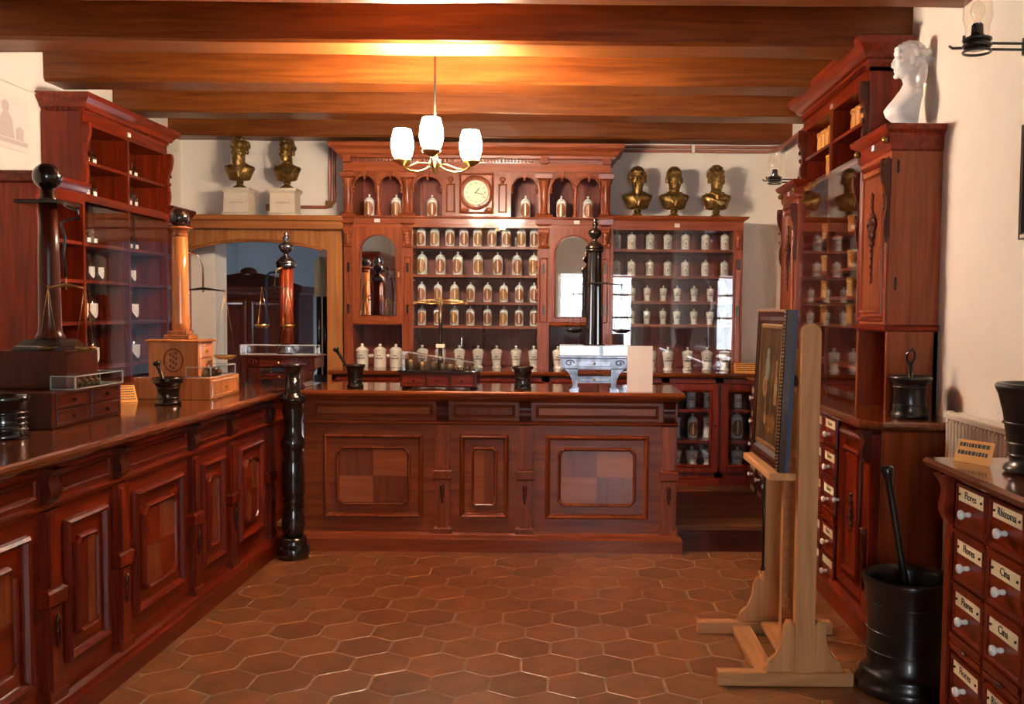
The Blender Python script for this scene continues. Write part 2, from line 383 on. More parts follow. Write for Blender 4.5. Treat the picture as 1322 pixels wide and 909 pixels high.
# ------------------------------------------------------------ counters
def frame_mould(x0, x1, z0, z1, y, w=.03, d=.02, poly=rect, **k):
    """raised moulding following an outline: outer edge, crest, inner lip"""
    b = MB(); P = [poly(x0,x1,z0,z1,y,0,**k), poly(x0,x1,z0,z1,y-d*.6,w*.12,**k), poly(x0,x1,z0,z1,y-d,w*.4,**k), poly(x0,x1,z0,z1,y-d*.75,w*.65,**k), poly(x0,x1,z0,z1,y-d*.2,w*.85,**k), poly(x0,x1,z0,z1,y+.001,w,**k)]
    return b.ringframe(P, cap=False)
def bracket_profile(z0, z1, y, d):
    h = z1-z0; pts = [(y+.01, z0)]
    for i in range(13):
        t = i/12.; pts.append((y - d*(.35+.65*t**1.5) - .012*math.sin(t*PI*2), z0 + h*t))
    pts.append((y+.01, z1)); return pts
def make_counter(label, loc, rz, x0, x1, depth, bays, pils, topx, wood_='mah', plinth_back=None, topmat='ctop', cat='counter'):
    w = wood_
    t = thing('shop_counter', label, cat, loc, rz)
    MB().box(x0, x1, 0, depth-.04, .09, .93).build('body', w+'X', t)
    pl = MB().tiers(x0, x1, -.02, depth-.04, [(0,.035),(.075,.035),(.085,.028),(.10,.022),(.112,.004)], (0 if x0 < -3 else 1,1,1,0))
    pl.build('plinth', w+'X', t)
    MB().tiers(topx[0], topx[1], -.075, depth, [(.928,-.012),(.938,0),(.952,.004),(.962,0),(.97,-.008)], (1,1,1,1)).build('counter_top', topmat, t)
    MB().tiers(x0, x1, -.005, .2, [(.90,.0),(.912,.022),(.93,.045)], (0,0,1,0)).build('bed_moulding', w+'X', t)
    MB().tiers(x0, x1, -.002, .2, [(.762,.0),(.77,.018),(.782,.022),(.79,.0)], (0,0,1,0)).build('string_moulding', w+'X', t)
    for p in pils:
        q = MB().box(p-.042, p+.042, -.022, .01, .105, .762).box(p-.03, p+.03, -.03, -.01, .50, .745).box(p-.03, p+.03, -.03, -.01, .125, .43)
        po = q.build('pilaster', w+'Z', t)
        MB().prism(bracket_profile(.79, .905, 0, .055), p-.036, p+.036, 'X').build('bracket', 'darkZ', po)
        MB().tiers(p-.046, p+.046, -.024, 0, [(.43,.0),(.44,.012),(.485,.014),(.492,.004),(.50,.0)], (1,1,1,0)).build('block', w+'Z', po)
        MB().lathe([(.004,.405),(.012,.395),(.015,.38),(.007,.365),(.011,.352),(.013,.335),(.005,.318),(.008,.308),(.003,.29)][::-1], (p,-.034,0), 8, sy=.7).build('drop', 'darkZ', po)
        MB().tiers(p-.044, p+.044, -.022, 0, [(.105,.012),(.135,.012),(.15,0)], (1,1,1,0)).build('foot', w+'Z', po)
    for (a, b, kind) in bays:
        a += .045; b -= .045; n = 'panel'
        fz = frame_mould(a+.018, b-.018, .806, .885, 0, .018, .010); fo = fz.build('frieze_panel', w+'X', t)
        MB().bbox(a+.04, b-.04, -.006, .004, .826, .866, .002).build('field', ('vin' if kind != 'n' else 'vinD') if w == 'cab' else 'mahX', fo)
        ins = .075 if kind == 'w' else .055
        po = frame_mould(a+ins, b-ins, .195, .705, 0, .032, .024).build(n, w+'Z', t)
        i2 = ins + (.075 if kind == 'w' else .068)
        c = .035 if kind == 'w' else .02
        frame_mould(a+i2, b-i2, .27, .63, 0, .022, .020, cutc, c=c).build('inner_moulding', w+'Z', po)
        xa, xb, za, zb = a+i2+.02, b-i2-.02, .29, .61; xm, zm = (xa+xb)/2, .45
        if kind == 'w':
            for i, (u0,u1) in enumerate(((xa,xm),(xm,xb))):
                for j, (v0,v1) in enumerate(((za,zm),(zm,zb))):
                    MB().box(u0, u1, -.008, .002, v0, v1).build('veneer_square', (('vin','vinD') if w == 'cab' else ('vinD','mahX'))[(i+j) % 2], po)
        else:
            for i, (u0,u1) in enumerate(((xa,xm),(xm,xb))):
                MB().box(u0, u1, -.008, .002, za, zb).build('veneer_square', (('vin','vinD') if w == 'cab' else ('mahZ','vinD'))[i], po)
    return t
make_counter('mahogany serving counter across the back of the room, below the chandelier', (-1.61, 5.66, 0), 0, 0, 2.25, .56,
    [(.0,.84,'w'), (.84,1.335,'n'), (1.335,2.20,'w')], [.84, 1.335, 2.20], (-.02, 2.285), 'cab')
lc = make_counter('long mahogany serving counter along the left side of the room', (-1.775, 0, 0), PI/2, .9, 6.2, .60,
    [(1.0,1.73,'w'),(1.73,2.45,'n'),(2.45,3.17,'w'),(3.17,3.67,'n'),(3.67,4.39,'w'),(4.39,4.88,'n'),(4.88,5.50,'w')], [1.73,2.45,3.17,3.67,4.39,4.88,5.50], (.9,6.18), 'mah', topmat='ctop')
# turned post in the corner between the counters
p = thing('turned_post', 'dark turned wooden post standing in the corner between the two counters', 'post', (-1.612, 5.45, 0))
MB().lathe([(.088,0),(.092,.03),(.09,.075),(.078,.085),(.082,.10),(.07,.125)], seg=24).build('base', 'ebony', p)
MB().lathe([(.05,.12),(.062,.16),(.066,.20),(.056,.27),(.045,.31),(.05,.32),(.062,.335),(.05,.35),(.062,.365),(.066,.39),(.062,.55),(.05,.59),(.06,.61),(.05,.63),(.064,.65),(.068,.68),(.05,.72),(.046,.80),(.06,.86),(.052,.90),(.075,.915),(.078,.94),(.05,.955),(.044,.97),(.040,1.08)], seg=24).build('shaft', 'ebony', p)
MB().lathe([(.040,1.08),(.046,1.09),(.046,1.105),(.072,1.12),(.074,1.13),(.06,1.136)], seg=24).build('cap', 'ebony', p)

# ------------------------------------------------------------ drawers shared by the right-hand cabinets
def mk_drawer(w, h, knob_mat='porc', plate=True):
    d = {}
    d['front'] = MB().ringframe([rect(0,w,0,h,0), rect(0,w,0,h,-.010,.002), rect(0,w,0,h,-.012,.012), rect(0,w,0,h,-.006,.016)]).mesh('drawer')
    d['front'].materials.append(M['mahX'])
    d['ledge'] = MB().box(.0, w, -.016, 0, -.012, -.003).box(0, w, -.011, 0, -.022, -.012).mesh('ledge'); d['ledge'].materials.append(M['mahX'])
    d['knob'] = MB().lathe([(.004,0),(.008,.004),(.009,.010),(.007,.017),(.009,.022),(.014,.027),(.016,.033),(.013,.039),(.004,.042)], (w/2,-.006,h*.42), 12, 'Y').mesh('knob')
    d['knob'].materials.append(M[knob_mat])
    d['plate'] = MB().box(.022, w-.022, -.009, -.005, h*.62, h*.90).mesh('label_plate'); d['plate'].materials.append(M['ivory'])
    d['pin'] = MB().lathe([(.004,0),(.004,.004),(.001,.005)], (.034,-.009,h*.76), 6, 'Y').lathe([(.004,0),(.004,.004),(.001,.005)], (w-.034,-.009,h*.76), 6, 'Y').mesh('pin'); d['pin'].materials.append(M['ink'])
    return d
def put_drawer(d, parent, x, z, word=None, h=.15, w=.22, pins=True):
    def lk(n, par):
        o = bpy.data.objects.new({'front':'drawer','plate':'label_plate'}.get(n, n), d[n]); COL.objects.link(o); o.parent = par; return o
    f = lk('front', parent); f.location = (x, 0, z)
    lk('ledge', f); lk('knob', f); lk('plate', f)
    if pins: lk('pin', f)
    if word is not None:
        o = bpy.data.objects.new('lettering', word); COL.objects.link(o); o.parent = f
        o.location = (w/2, -.0095, h*.76); o.rotation_euler = (PI/2,0,0)
D1 = mk_drawer(.222, .148)
WORDS = {w: text_mesh(w, .034) for w in ('Flores', 'Rhizoma', 'Cina')}
for m in WORDS.values(): m.materials.append(M['ink'])
ROWZ = [.775, .608, .441, .222, .055]

# near drawer chest at the right edge (faces -X); local x runs from the far end towards the camera
c = thing('drawer_chest', 'mahogany drawer chest with porcelain knobs, nearest on the right, holding the flared mortar', 'chest', (1.235, 3.05, 0), -PI/2)
Lc = 1.60
MB().box(0, Lc, .02, .36, .06, .94).build('body', 'mahZ', c)
MB().tiers(0, Lc, 0, .36, [(0,.01),(.06,.01),(.07,0)], (1,1,1,0)).build('plinth', 'mahX', c)
MB().tiers(0, Lc, -.01, .37, [(.935,.02),(.945,.035),(.955,.055),(.968,.06),(.98,.052)], (1,1,1,0)).build('top', 'ctop', c)
MB().box(.0, .055, -.01, .03, .07, .78).box(.008, .047, -.016, 0, .10, .74).build('corner_post', 'mahZ', c)
MB().prism(bracket_profile(.78, .938, 0, .06), .004, .052, 'X').build('bracket', 'mahZ', c)
for ci in range(6):
    x0 = .07 + ci*.243
    MB().box(x0+.226, x0+.239, -.008, .02, .06, .935).build('divider', 'mahZ', c)
    for ri, z in enumerate(ROWZ):
        wd = WORDS['Flores'] if ci == 0 else WORDS['Rhizoma' if (ci == 1 and ri == 0) or ri == 3 else 'Cina']
        put_drawer(D1, c, x0, z, wd)
    cb = MB()
    for k in range(4): cb.box(x0, x0+.222, -.012-.004*(k % 2), .02, .384+k*.012, .393+k*.012)
    o = cb.build('carved_band', 'mahX', c)
    MB().sphere((x0+.11,-.018,.405), .02, 8, 6, (1.3,.35,.4)).build('rosette', 'darkX', o)

# ------------------------------------------------------------ right wall cabinet (faces -X)
YR0 = 6.95                                          # far end; local x = YR0 - Y
rc = thing('drawer_counter', 'mahogany counter of small labelled drawers along the right wall behind the easel', 'counter', (1.33, YR0, 0), -PI/2)
LR = 2.85
MB().box(0, LR, .02, .375, .08, .94).build('body', 'mahZ', rc)
MB().tiers(0, LR, 0, .375, [(0,.03),(.09,.03),(.10,.02),(.115,0)], (0,1,1,0)).build('plinth', 'mahX', rc)
tp = MB(); poly = [(-.0,.375),(-.0,-.055),(LR-.06,-.055),(LR+.03,.02),(LR+.03,.38)]
def inset_poly(i): return [(-.0,.375),(-.0,-.055+i),(LR-.06-i*.4,-.055+i),(LR+.03-i,.02+i*.4),(LR+.03-i,.375)]
tp.loft([[(x,y,z) for x,y in inset_poly(i)] for z,i in ((.94,.012),(.95,.0),(.962,-.004),(.974,.0),(.982,.010))]); tp.build('counter_top', 'ctop', rc)
# side panel toward the camera
MB().bbox(LR-.0, LR+.012, .02, .375, .115, .94, .004).build('side_panel', 'cabZ', rc)
# door with carved panel at the near end
dx0, dx1 = LR-.52, LR-.10
do = frame_mould(dx0, dx1, .14, .90, 0, .05, .016).build('door', 'mahZ', rc)
frame_mould(dx0+.075, dx1-.075, .22, .82, 0, .03, .022).build('panel_moulding', 'mahZ', do)
MB().bbox(dx0+.10, dx1-.10, -.004, .02, .25, .79, .003).build('panel', 'mahZ', do)
ob = MB()
for k,(zz,r) in enumerate(((.60,.016),(.565,.022),(.53,.016),(.50,.03),(.46,.02),(.43,.012))): ob.sphere(((dx0+dx1)/2+(-1)**k*.006,-.012,zz), r, 8, 6, (1.,.5,.8))
ob.build('carving', 'darkZ', do)
MB().lathe([(.006,0),(.008,.006),(.007,.014),(.012,.022),(.014,.028),(.010,.034)], (dx0+.03,-.012,.54), 10, 'Y').build('knob', 'porc', do)
q = MB().box(LR-.09, LR-.005, -.02, .03, .115, .92).build('pilaster', 'mahZ', rc)
MB().prism(bracket_profile(.80, .935, -.02, .05), LR-.08, LR-.015, 'X').build('bracket', 'darkZ', q)
MB().lathe([(.003,.22),(.012,.26),(.016,.32),(.010,.38),(.018,.42),(.014,.47),(.02,.50)], (LR-.047,-.026,0), 8).build('drop', 'darkZ', q)
WR = text_mesh('Flores', .03); WR.materials.append(M['ink'])
for ci in range(9):
    x0 = .03 + ci*.252
    MB().box(x0-.016, x0-.004, -.006, .02, .1, .94).build('divider', 'mahZ', rc)
    for ri, z in enumerate(ROWZ[:4] + [.085]): put_drawer(D1, rc, x0, z if ri < 4 else .07, None if ri == 4 else (WR if ci > 6 else None), pins=False)
    cb = MB()
    for k in range(4): cb.box(x0, x0+.222, -.012-.004*(k % 2), .02, .384+k*.012, .393+k*.012)
    cb.build('carved_band', 'mahX', rc)

CORN = lambda z, s=1.: [(z,0),(z+.02*s,.012*s),(z+.03*s,.014*s),(z+.035*s,.03*s),(z+.06*s,.042*s),(z+.085*s,.07*s),(z+.095*s,.074*s),(z+.115*s,.078*s),(z+.12*s,.072*s)]
def dentils(b, x0, x1, y, z, pitch=.03, w=.016, h=.022, d=.014):
    n = int((x1-x0)/pitch)
    for i in range(n): b.box(x0+pitch*(i+.25), x0+pitch*(i+.25)+w, y-d, y, z, z+h)
    return b
def scroll_side(b, x, w, y, z0, z1):                 # carved console: S-curve with volutes and a leaf
    h = z1-z0; d = min(.034, h*.22); n = 14; pts = [(y+.004, z0)]
    for i in range(n+1):
        t = i/float(n); pts.append((y - .008 - d*(.22+.78*t**1.6) - .010*math.sin(t*PI*3), z0+h*t*.97))
    pts += [(y+.004, z0+h*.97)]
    b.prism(pts, x-w*.42, x+w*.42, 'X')
    for zz, r in ((z1-h*.07, d*.42), (z0+h*.08, d*.26)):
        b.lathe([(r*.6,-w*.5),(r,-w*.46),(r,w*.46),(r*.6,w*.5)], (x, y-.010-d*(.5 if r > d*.3 else .1), zz), 12, 'X')
    for k in range(4):
        t = .25+k*.15; b.sphere((x, y-.012-d*(.22+.78*t**1.6), z0+h*t), w*.34, 8, 6, (1.,.5,.9))
    return b
# upper part: two pillar cupboards and a taller glazed shelf case between; local x = 6.65 - Y
u = thing('apothecary_hutch', 'tall mahogany hutch with glazed shelves standing on the right drawer counter', 'hutch', (1.47, 6.66, .982), -PI/2)
UD = .235
def pillar(x0, x1, near):
    b = MB().box(x0, x1, .0, UD, .40, 1.24)
    b.box(x0, x0+.03, 0, UD, 0, .40).box(x1-.03, x1, 0, UD, 0, .40).box(x0, x1, UD-.02, UD, 0, .4)
    po = b.build('pillar_cupboard', 'cabZ', u)  # lighter wood stands in for window light on the side facing the camera
    d = frame_mould(x0+.03, x1-.03, .43, 1.20, 0, .03, .014).build('pillar_door', 'mahZ', po)
    frame_mould(x0+.075, x1-.075, .47, 1.15, 0, .022, .018).build('panel_moulding', 'cabZ', po)
    MB().bbox(x0+.095, x1-.095, -.004, .01, .49, 1.13, .003).build('panel', 'cabZ', po)
    cv = MB(); xm = (x0+x1)/2
    for z, r, s in ((1.05,.012,1),(1.02,.010,1),(.985,.014,1),(.95,.018,1.6),(.92,.03,1.9),(.885,.022,2.2),(.85,.03,1.5),(.81,.024,1.3),(.775,.016,1),(.74,.012,1),(.70,.016,1.1),(.665,.01,1),(.62,.008,1)):
        cv.sphere((xm,-.012,z), r, 10, 6, (s,.45,.75))
    cv.box(xm-.006, xm+.006, -.012, 0, .62, 1.05)
    cv.tube([(xm-.045,-.012,.93),(xm-.06,-.012,.90),(xm-.04,-.012,.875),(xm,-.012,.865),(xm+.04,-.012,.875),(xm+.06,-.012,.90),(xm+.045,-.012,.93)], .007, 6)
    cv.build('carving', 'darkZ', po)
    MB().tiers(x0, x1, 0, UD, [(.385,0),(.395,.015),(.41,.02),(.42,0)], (0,1 if near else 0,1,0)).build('sill_moulding', 'mahX', po)
    MB().tiers(x0, x1, 0, UD, [(1.22,0),(1.23,.01),(1.25,.012),(1.29,.012),(1.30,.02),(1.315,.04),(1.335,.048),(1.34,.044)], (1,1,1,0)).build('cornice', 'mahX', po)
    for x in (x0+.022, x1-.022):
        scroll_side(MB(), x, .03, .0, .80, 1.20).build('carved_bracket', 'darkZ', po)
        MB().box(x-.014, x+.014, -.01, .01, .42, .82).build('reed', 'cabZ', po)
        MB().sphere((x,-.025,1.275), .022, 8, 6, (.9,.8,.8)).build('boss', 'bronze', po)
    for z in (1.12, .58):
        if near: MB().lathe([(.004,0),(.005,.01),(.005,.05),(.003,.06)], (x1+.003,.03,z), 6).build('hinge', 'bronzedark', po)
    MB().box(xm-.02, xm+.02, -.017, -.011, 1.26, 1.285).build('number_tag', 'paper', po)
    return po
pillar(0, .44, False); pillar(1.78, 2.255, True)
# middle case
mx0, mx1, my = .44, 1.78, .03
zt = 1.70
cs = MB()
for x in (mx0, (mx0+mx1)/2-.012, mx1-.025): cs.box(x, x+.025, my, UD, 0, zt)
cs.build('upright', 'mahZ', u)
for k in range(9):
    w_ = (mx1-mx0)/9; MB().bbox(mx0+k*w_+.001, mx0+(k+1)*w_-.001, UD-.014, UD-.002, 0, zt, .002).build('back_board', 'darkZ', u)
for z in (.19, .41, .565, .72, .915, 1.285, 1.47): MB().box(mx0, mx1, my+.004, UD-.01, z-.018, z).build('shelf', 'mahX', u)
MB().box(mx0, mx1, my-.004, UD, 1.64, zt).build('frieze', 'mahX', u)
o = MB().tiers(mx0-.02, mx1+.02, my, UD, [(zt,0)]+CORN(zt+.02,1.15)+[], (1,1,1,0)).build('top_cornice', 'mahX', u)
dentils(MB(), mx0, mx1, my-.012, zt+.012).build('dentil_row', 'mahX', o)['kind'] = 'stuff'
MB().box(mx1+.001, mx1+.02, my, UD, 1.30, zt+.03).build('side_panel', 'mahZ', u)
MB().box(mx0-.02, mx0-.001, my, UD, 1.30, zt+.03).build('side_panel', 'mahZ', u)
for x in (mx0+.01, mx1-.01): scroll_side(MB(), x, .05, my, 1.32, 1.66).build('carved_bracket', 'darkZ', u)
MB().box((mx0+mx1)/2-.02,(mx0+mx1)/2+.02, my-.010, my-.004, 1.655, 1.68).build('number_tag', 'paper', u)
MB().box((mx0+mx1)/2-.006,(mx0+mx1)/2+.006, my-.012, my, .02, 1.64).build('mullion', 'cabZ', u)
for a, b_ in ((mx0+.005,(mx0+mx1)/2-.003),((mx0+mx1)/2+.003,mx1-.005)):
    go = MB().box(a, b_, my-.024, my-.019, .015, 1.285).build('glass_pane', 'glass', u)

# ------------------------------------------------------------ back wall: base cabinets, worktop, shelving
YU = 7.30; YW = 7.685
wt = tag(MB().tiers(-1.80, 1.52, 7.0, YW, [(.962,.0),(.97,.03),(.985,.036),(1.0,.026)], (0,0,1,0)).build('worktop', 'ctop'), 'long mahogany worktop under the shelves on the back wall', 'worktop')
def base_unit(x0, x1, glazed, label):
    L = (x0, 7.0, .16); t = thing('base_cabinet', label, 'cabinet', L)
    w = x1-x0
    b = MB().box(0, .03, 0, .68, 0, .80).box(w-.03, w, 0, .68, 0, .80).box(0, w, .66, .68, 0, .80).box(0, w, 0, .68, 0, .125).box(0, w, 0, .68, .765, .80)
    b.build('carcass', 'mahZ', t)
    MB().tiers(0, w, 0, .3, [(0,.02),(.045,.02),(.055,.0)], (0,0,1,0)).build('plinth', 'mahX', t)
    if glazed:
        f = MB().box(.01, .065, -.02, .005, .10, .76).box(w-.065, w-.01, -.02, .005, .10, .76).box(.065, w-.065, -.02, .005, .10, .15).box(.065, w-.065, -.02, .005, .71, .76)
        d = f.build('door', 'mahZ', t)
        frame_mould(.055, w-.055, .14, .72, -.018, .02, .010).build('glazing_bead', 'mahZ', d)
        MB().box(.06, w-.06, -.010, -.006, .145, .715).build('glass_pane', 'glass', d)
        MB().lathe([(.004,0),(.007,.004),(.007,.012),(.003,.016)], (w-.03,-.02,.45), 8, 'Y').build('knob', 'bronzedark', d)
        for z in (.566, .335): MB().box(.03, w-.03, .02, .66, z-.02, z).build('shelf', 'mahX', t)
    else:
        d = MB().bbox(.01, w-.01, -.02, .0, .10, .55, .004).build('door', 'mahZ', t)
        frame_mould(.08, w-.08, .16, .49, -.02, .03, .015).build('panel_moulding', 'mahZ', d)
        MB().lathe([(.004,0),(.007,.004),(.007,.012),(.003,.016)], (w-.04,-.02,.33), 8, 'Y').build('knob', 'bronzedark', d)
        e = MB().bbox(.01, w-.01, -.02, .0, .57, .76, .004).build('drawer', 'mahX', t)
        frame_mould(.05, w-.05, .61, .72, -.02, .02, .010).build('panel_moulding', 'mahX', e)
        MB().lathe([(.004,0),(.009,.004),(.010,.014),(.003,.02)], (w/2,-.02,.665), 8, 'Y').build('knob', 'bronzedark', e)
    return t
base_unit(-1.78, -1.25, False, 'base cabinet on the back wall under the two round jars with knob handles')
base_unit(-1.25, -.72, False, 'base cabinet on the back wall behind the set of brass weights')
base_unit(-.72, -.19, False, 'base cabinet on the back wall under the round clock')
base_unit(-.19, .30, False, 'base cabinet on the back wall under the right arched mirror')
base_unit(.30, .70, False, 'base cabinet on the back wall behind the white upright card')
base_unit(.70, 1.10, True, 'glass-fronted base cabinet showing three shelves of white jars beside the counter end')
base_unit(1.10, 1.50, True, 'dark glass-fronted base cabinet in the right corner under the orange card')

L0 = (-1.76, YU, 1.0)
bc = thing('apothecary_shelving', 'carved mahogany apothecary shelving with arcade, clock and two arched mirrors', 'shelving', L0)
def P(name, mb, mat, par=None): return mb.build(name, mat, par or bc, L0)
MID = [(-1.76,-1.69),(-1.312,-1.228),(-.268,-.178),(.216,.288)]
for a, b_ in MID:
    q = P('upright', MB().box(a, b_, YU, YW, 1.0, 2.52), 'cabZ')
    P('carved_bracket', scroll_side(MB(), (a+b_)/2, b_-a, YU, 1.93, 2.08), 'cabZ', q)
    P('recessed_strip', frame_mould(a+.012, b_-.012, 1.36, 1.86, YU, .012, .006), 'cabZ', q)
    for z in (1.42, 1.74): P('hinge_plate', MB().box((a+b_)/2-.008, (a+b_)/2+.008, YU-.008, YU, z, z+.07), 'bronzedark', q)
    P('block', MB().tiers(a, b_, YU, YU+.1, [(2.10,0),(2.115,.018),(2.16,.022),(2.17,.028),(2.185,.02),(2.20,.0)], (1,1,1,0)), 'cabX', q)
    # half column with leaf carving in the arcade
    m = (a+b_)/2
    P('half_column', MB().lathe([(.036,2.185),(.036,2.20),(.026,2.215),(.028,2.23),(.022,2.25),(.030,2.31),(.028,2.38),(.034,2.40),(.042,2.43),(.046,2.455)], (m,YU-.005,0), 12), 'cabZ', q)
    P('capital', MB().tiers(a, b_, YU, YU+.1, [(2.455,.0),(2.465,.02),(2.50,.024),(2.51,.0)], (1,1,1,0)), 'cabX', q)
    P('cornice_block', MB().bbox(m-.03, m+.03, YU-.055, YU, 2.57, 2.625, .004), 'cabX', q)
P('base_rail', MB().box(-1.76, .288, YU+.002, YW, 2.085, 2.11), 'cabX')
fr = P('frieze', MB().box(-1.76, .288, YU-.012, YU+.02, 2.11, 2.15).tiers(-1.76, .288, YU-.012, YW, [(2.15,0),(2.155,.02),(2.165,.022),(2.17,.0)], (0,0,1,0)), 'cabX')
for x in (-1.50, .03):
    n = P('number_tag', MB().box(x-.022, x+.022, YU-.017, YU-.012, 2.118, 2.145), 'paper', fr)
P('arcade_floor', MB().box(-1.76, .288, YU, YW, 2.15, 2.165), 'cabX')
# back boards
n = 12
for k in range(n):
    a = -1.69 + k*(1.906/n); P('back_board', MB().bbox(a+.001, a+1.906/n-.001, YW-.018, YW-.004, 1.0, 2.52, .003), 'backboard')
# arches
def arch_panel(x0, x1, zs, zc, zt, y0, y1, n=12):
    b = MB(); xm = (x0+x1)/2; r = (x1-x0)/2; pts = []
    for i in range(n+1):
        a = PI - PI*i/n; pts.append((xm + r*math.cos(a), zs + (zc-zs)*math.sin(a)))
    for i in range(n):
        (xa,za),(xb,zb) = pts[i], pts[i+1]
        b.loft([[(xa,y0,za),(xb,y0,zb),(xb,y0,zt),(xa,y0,zt)], [(xa,y1,za),(xb,y1,zb),(xb,y1,zt),(xa,y1,zt)]])
    return b
def arch_trim(x0, x1, zs, zc, y, r=.008, n=16):
    xm = (x0+x1)/2; q = (x1-x0)/2
    return MB().tube([(xm+q*math.cos(PI-PI*i/n), y, zs+(zc-zs)*math.sin(PI-PI*i/n)) for i in range(n+1)], r, 6)
ARCH = [(-1.69,-1.505),(-1.490,-1.312),(-1.228,-1.005),(-.478,-.268),(-.178,.008),(.024,.216)]
for a, b_ in ARCH:
    o = P('arch', arch_panel(a, b_, 2.395, 2.485, 2.515, YU+.005, YU+.03), 'cabX')
    P('arch_moulding', arch_trim(a+.006, b_-.006, 2.392, 2.478, YU+.003), 'cabX', o)
    m = (a+b_)/2
    P('keystone', MB().prism([(m-.010,2.465),(m+.010,2.465),(m+.017,2.515),(m-.017,2.515)], YU-.018, YU+.01), 'cabX', o)
    P('pendant', MB().sphere((m,YU-.006,2.455), .014, 8, 6, (.9,.8,1.2)), 'cabX', o)
    for s, x in ((1,a),(-1,b_)):
        P('corbel', MB().sphere((x+s*.008,YU+.012,2.385), .016, 8, 6, (.8,1,1)).sphere((x+s*.006,YU+.012,2.36), .012, 8, 6), 'cabX', o)
for x in (-1.4975, .016):
    P('colonnette', MB().lathe([(.022,2.165),(.022,2.185),(.013,2.20),(.016,2.215),(.011,2.23),(.017,2.29),(.013,2.35),(.018,2.36),(.014,2.37),(.024,2.395),(.026,2.41)], (x,YU+.015,0), 12), 'cabZ')
    P('spandrel', MB().box(x-.012, x+.012, YU+.006, YU+.028, 2.395, 2.515), 'cabX')
for a, b_ in ((-1.005,-.875),(-.605,-.478)):
    o = P('carved_panel', MB().box(a, b_, YU+.004, YU+.03, 2.165, 2.515), 'cabZ')
    P('panel_moulding', frame_mould(a+.03, b_-.03, 2.20, 2.42, YU+.004, .012, .010), 'cabZ', o)
    P('rosette', MB().sphere(((a+b_)/2,YU,2.455), .022, 8, 6, (1.1,.5,.8)).sphere(((a+b_)/2,YU,2.43), .012, 8, 6, (1,.6,1)), 'cabZ', o)
cp = P('clock_panel', MB().box(-.875, -.605, YU-.004, YU+.03, 2.165, 2.515), 'cabX')
P('panel_moulding', frame_mould(-.872, -.608, 2.19, 2.50, YU-.004, .016, .012), 'cabX', cp)
for sx in (-1,1):
    P('corner_carving', MB().sphere((-.74+sx*.095,YU-.010,2.222), .022, 8, 6, (1.2,.4,.8)).sphere((-.74+sx*.075,YU-.010,2.215), .014, 8, 6, (1.2,.4,.8)), 'cabX', cp)
# entablature
e0 = P('entablature', MB().box(-1.76, .288, YU-.004, YW, 2.512, 2.575), 'cabX')
P('dentil_row', dentils(MB(), -1.76, .288, YU-.004, 2.580, .026, .015, .022, .022), 'cabX', e0)['kind'] = 'stuff'
P('cornice', MB().tiers(-1.76, .288, YU, YW, [(2.575,.0),(2.605,.004),(2.61,.03),(2.63,.034),(2.64,.05),(2.665,.06),(2.685,.095),(2.70,.10),(2.715,.10),(2.72,.09)], (1,1,1,0)), 'cabX', e0)
# shelves and the centre bay
for z in (1.944, 1.725, 1.516, 1.331):
    P('shelf', MB().box(-1.228, -.268, YU+.012, YW-.018, z-.02, z), 'cabX')
P('bay_head', MB().box(-1.228, -.268, YU-.002, YU+.02, 2.085, 2.11), 'cabX')
for x in (-1.222, -.274):
    sp = MB()
    for k in range(14): sp.sphere((x, YU+.03, 1.38+k*.05), .008, 6, 4)
    P('shelf_peg_rail', sp, 'cabZ')
P('glass_pane', MB().box(-1.226, -.27, YU-.008, YU-.003, 1.02, 2.085), 'glass')
# arched mirror doors
def mirror_door(a, b_, ma, mb_, z0=1.365, zs=1.90, zc=2.028):
    d = P('mirror_door', arch_panel(ma, mb_, zs, zc, 2.085, YU-.012, YU+.012, 16).box(a, ma, YU-.012, YU+.012, z0, 2.085).box(mb_, b_, YU-.012, YU+.012, z0, 2.085).box(ma, mb_, YU-.012, YU+.012, z0, 1.402), 'cabZ')
    n = 16; xm = (ma+mb_)/2; q = (mb_-ma)/2
    pts = [(ma,1.402)] + [(xm+q*math.cos(PI-PI*i/n), zs+(zc-zs)*math.sin(PI-PI*i/n)) for i in range(n+1)] + [(mb_,1.402)]
    P('mirror_glass', MB().prism(pts, YU+.004, YU+.010), 'mirror', d)
    P('mirror_bead', MB().tube([(x,YU-.012,z) for x,z in pts], .008, 6, closed=True), 'cabZ', d)
    P('lower_rail', MB().tiers(a, b_, YU-.004, YU+.1, [(1.33,0),(1.342,.02),(1.36,.024),(1.37,0)], (0,0,1,0)), 'cabX')
    P('key_plate', MB().box(b_-.03, b_-.018, YU-.016, YU-.012, 1.70, 1.74), 'brass', d)
mirror_door(-1.69, -1.312, -1.634, -1.354); mirror_door(-.178, .216, -.136, .157)

# right bay of plain shelving
L1 = (.29, YU, 1.0)
rb_ = thing('open_shelving', 'glazed mahogany shelving of small white jars below the three bronze busts', 'shelving', L1)
def Q(name, mb, mat, par=None): return mb.build(name, mat, par or rb_, L1)
for a, b_ in ((.292,.312),(1.235,1.31)):
    q = Q('upright', MB().box(a, b_, YU, YW, 1.0, 2.14), 'cabZ')
    if b_ > 1:
        Q('carved_bracket', scroll_side(MB(), 1.27, .05, YU, 1.93, 2.08), 'cabZ', q)
        Q('recessed_strip', frame_mould(1.245, 1.30, 1.05, 1.86, YU, .012, .006), 'cabZ', q)
        for z in (1.42, 1.78): Q('hinge_plate', MB().box(1.265, 1.285, YU-.008, YU, z, z+.08), 'bronzedark', q)
for z in (1.933, 1.731, 1.535, 1.356): Q('shelf', MB().box(.312, 1.235, YU+.012, YW-.018, z-.02, z), 'cabX')
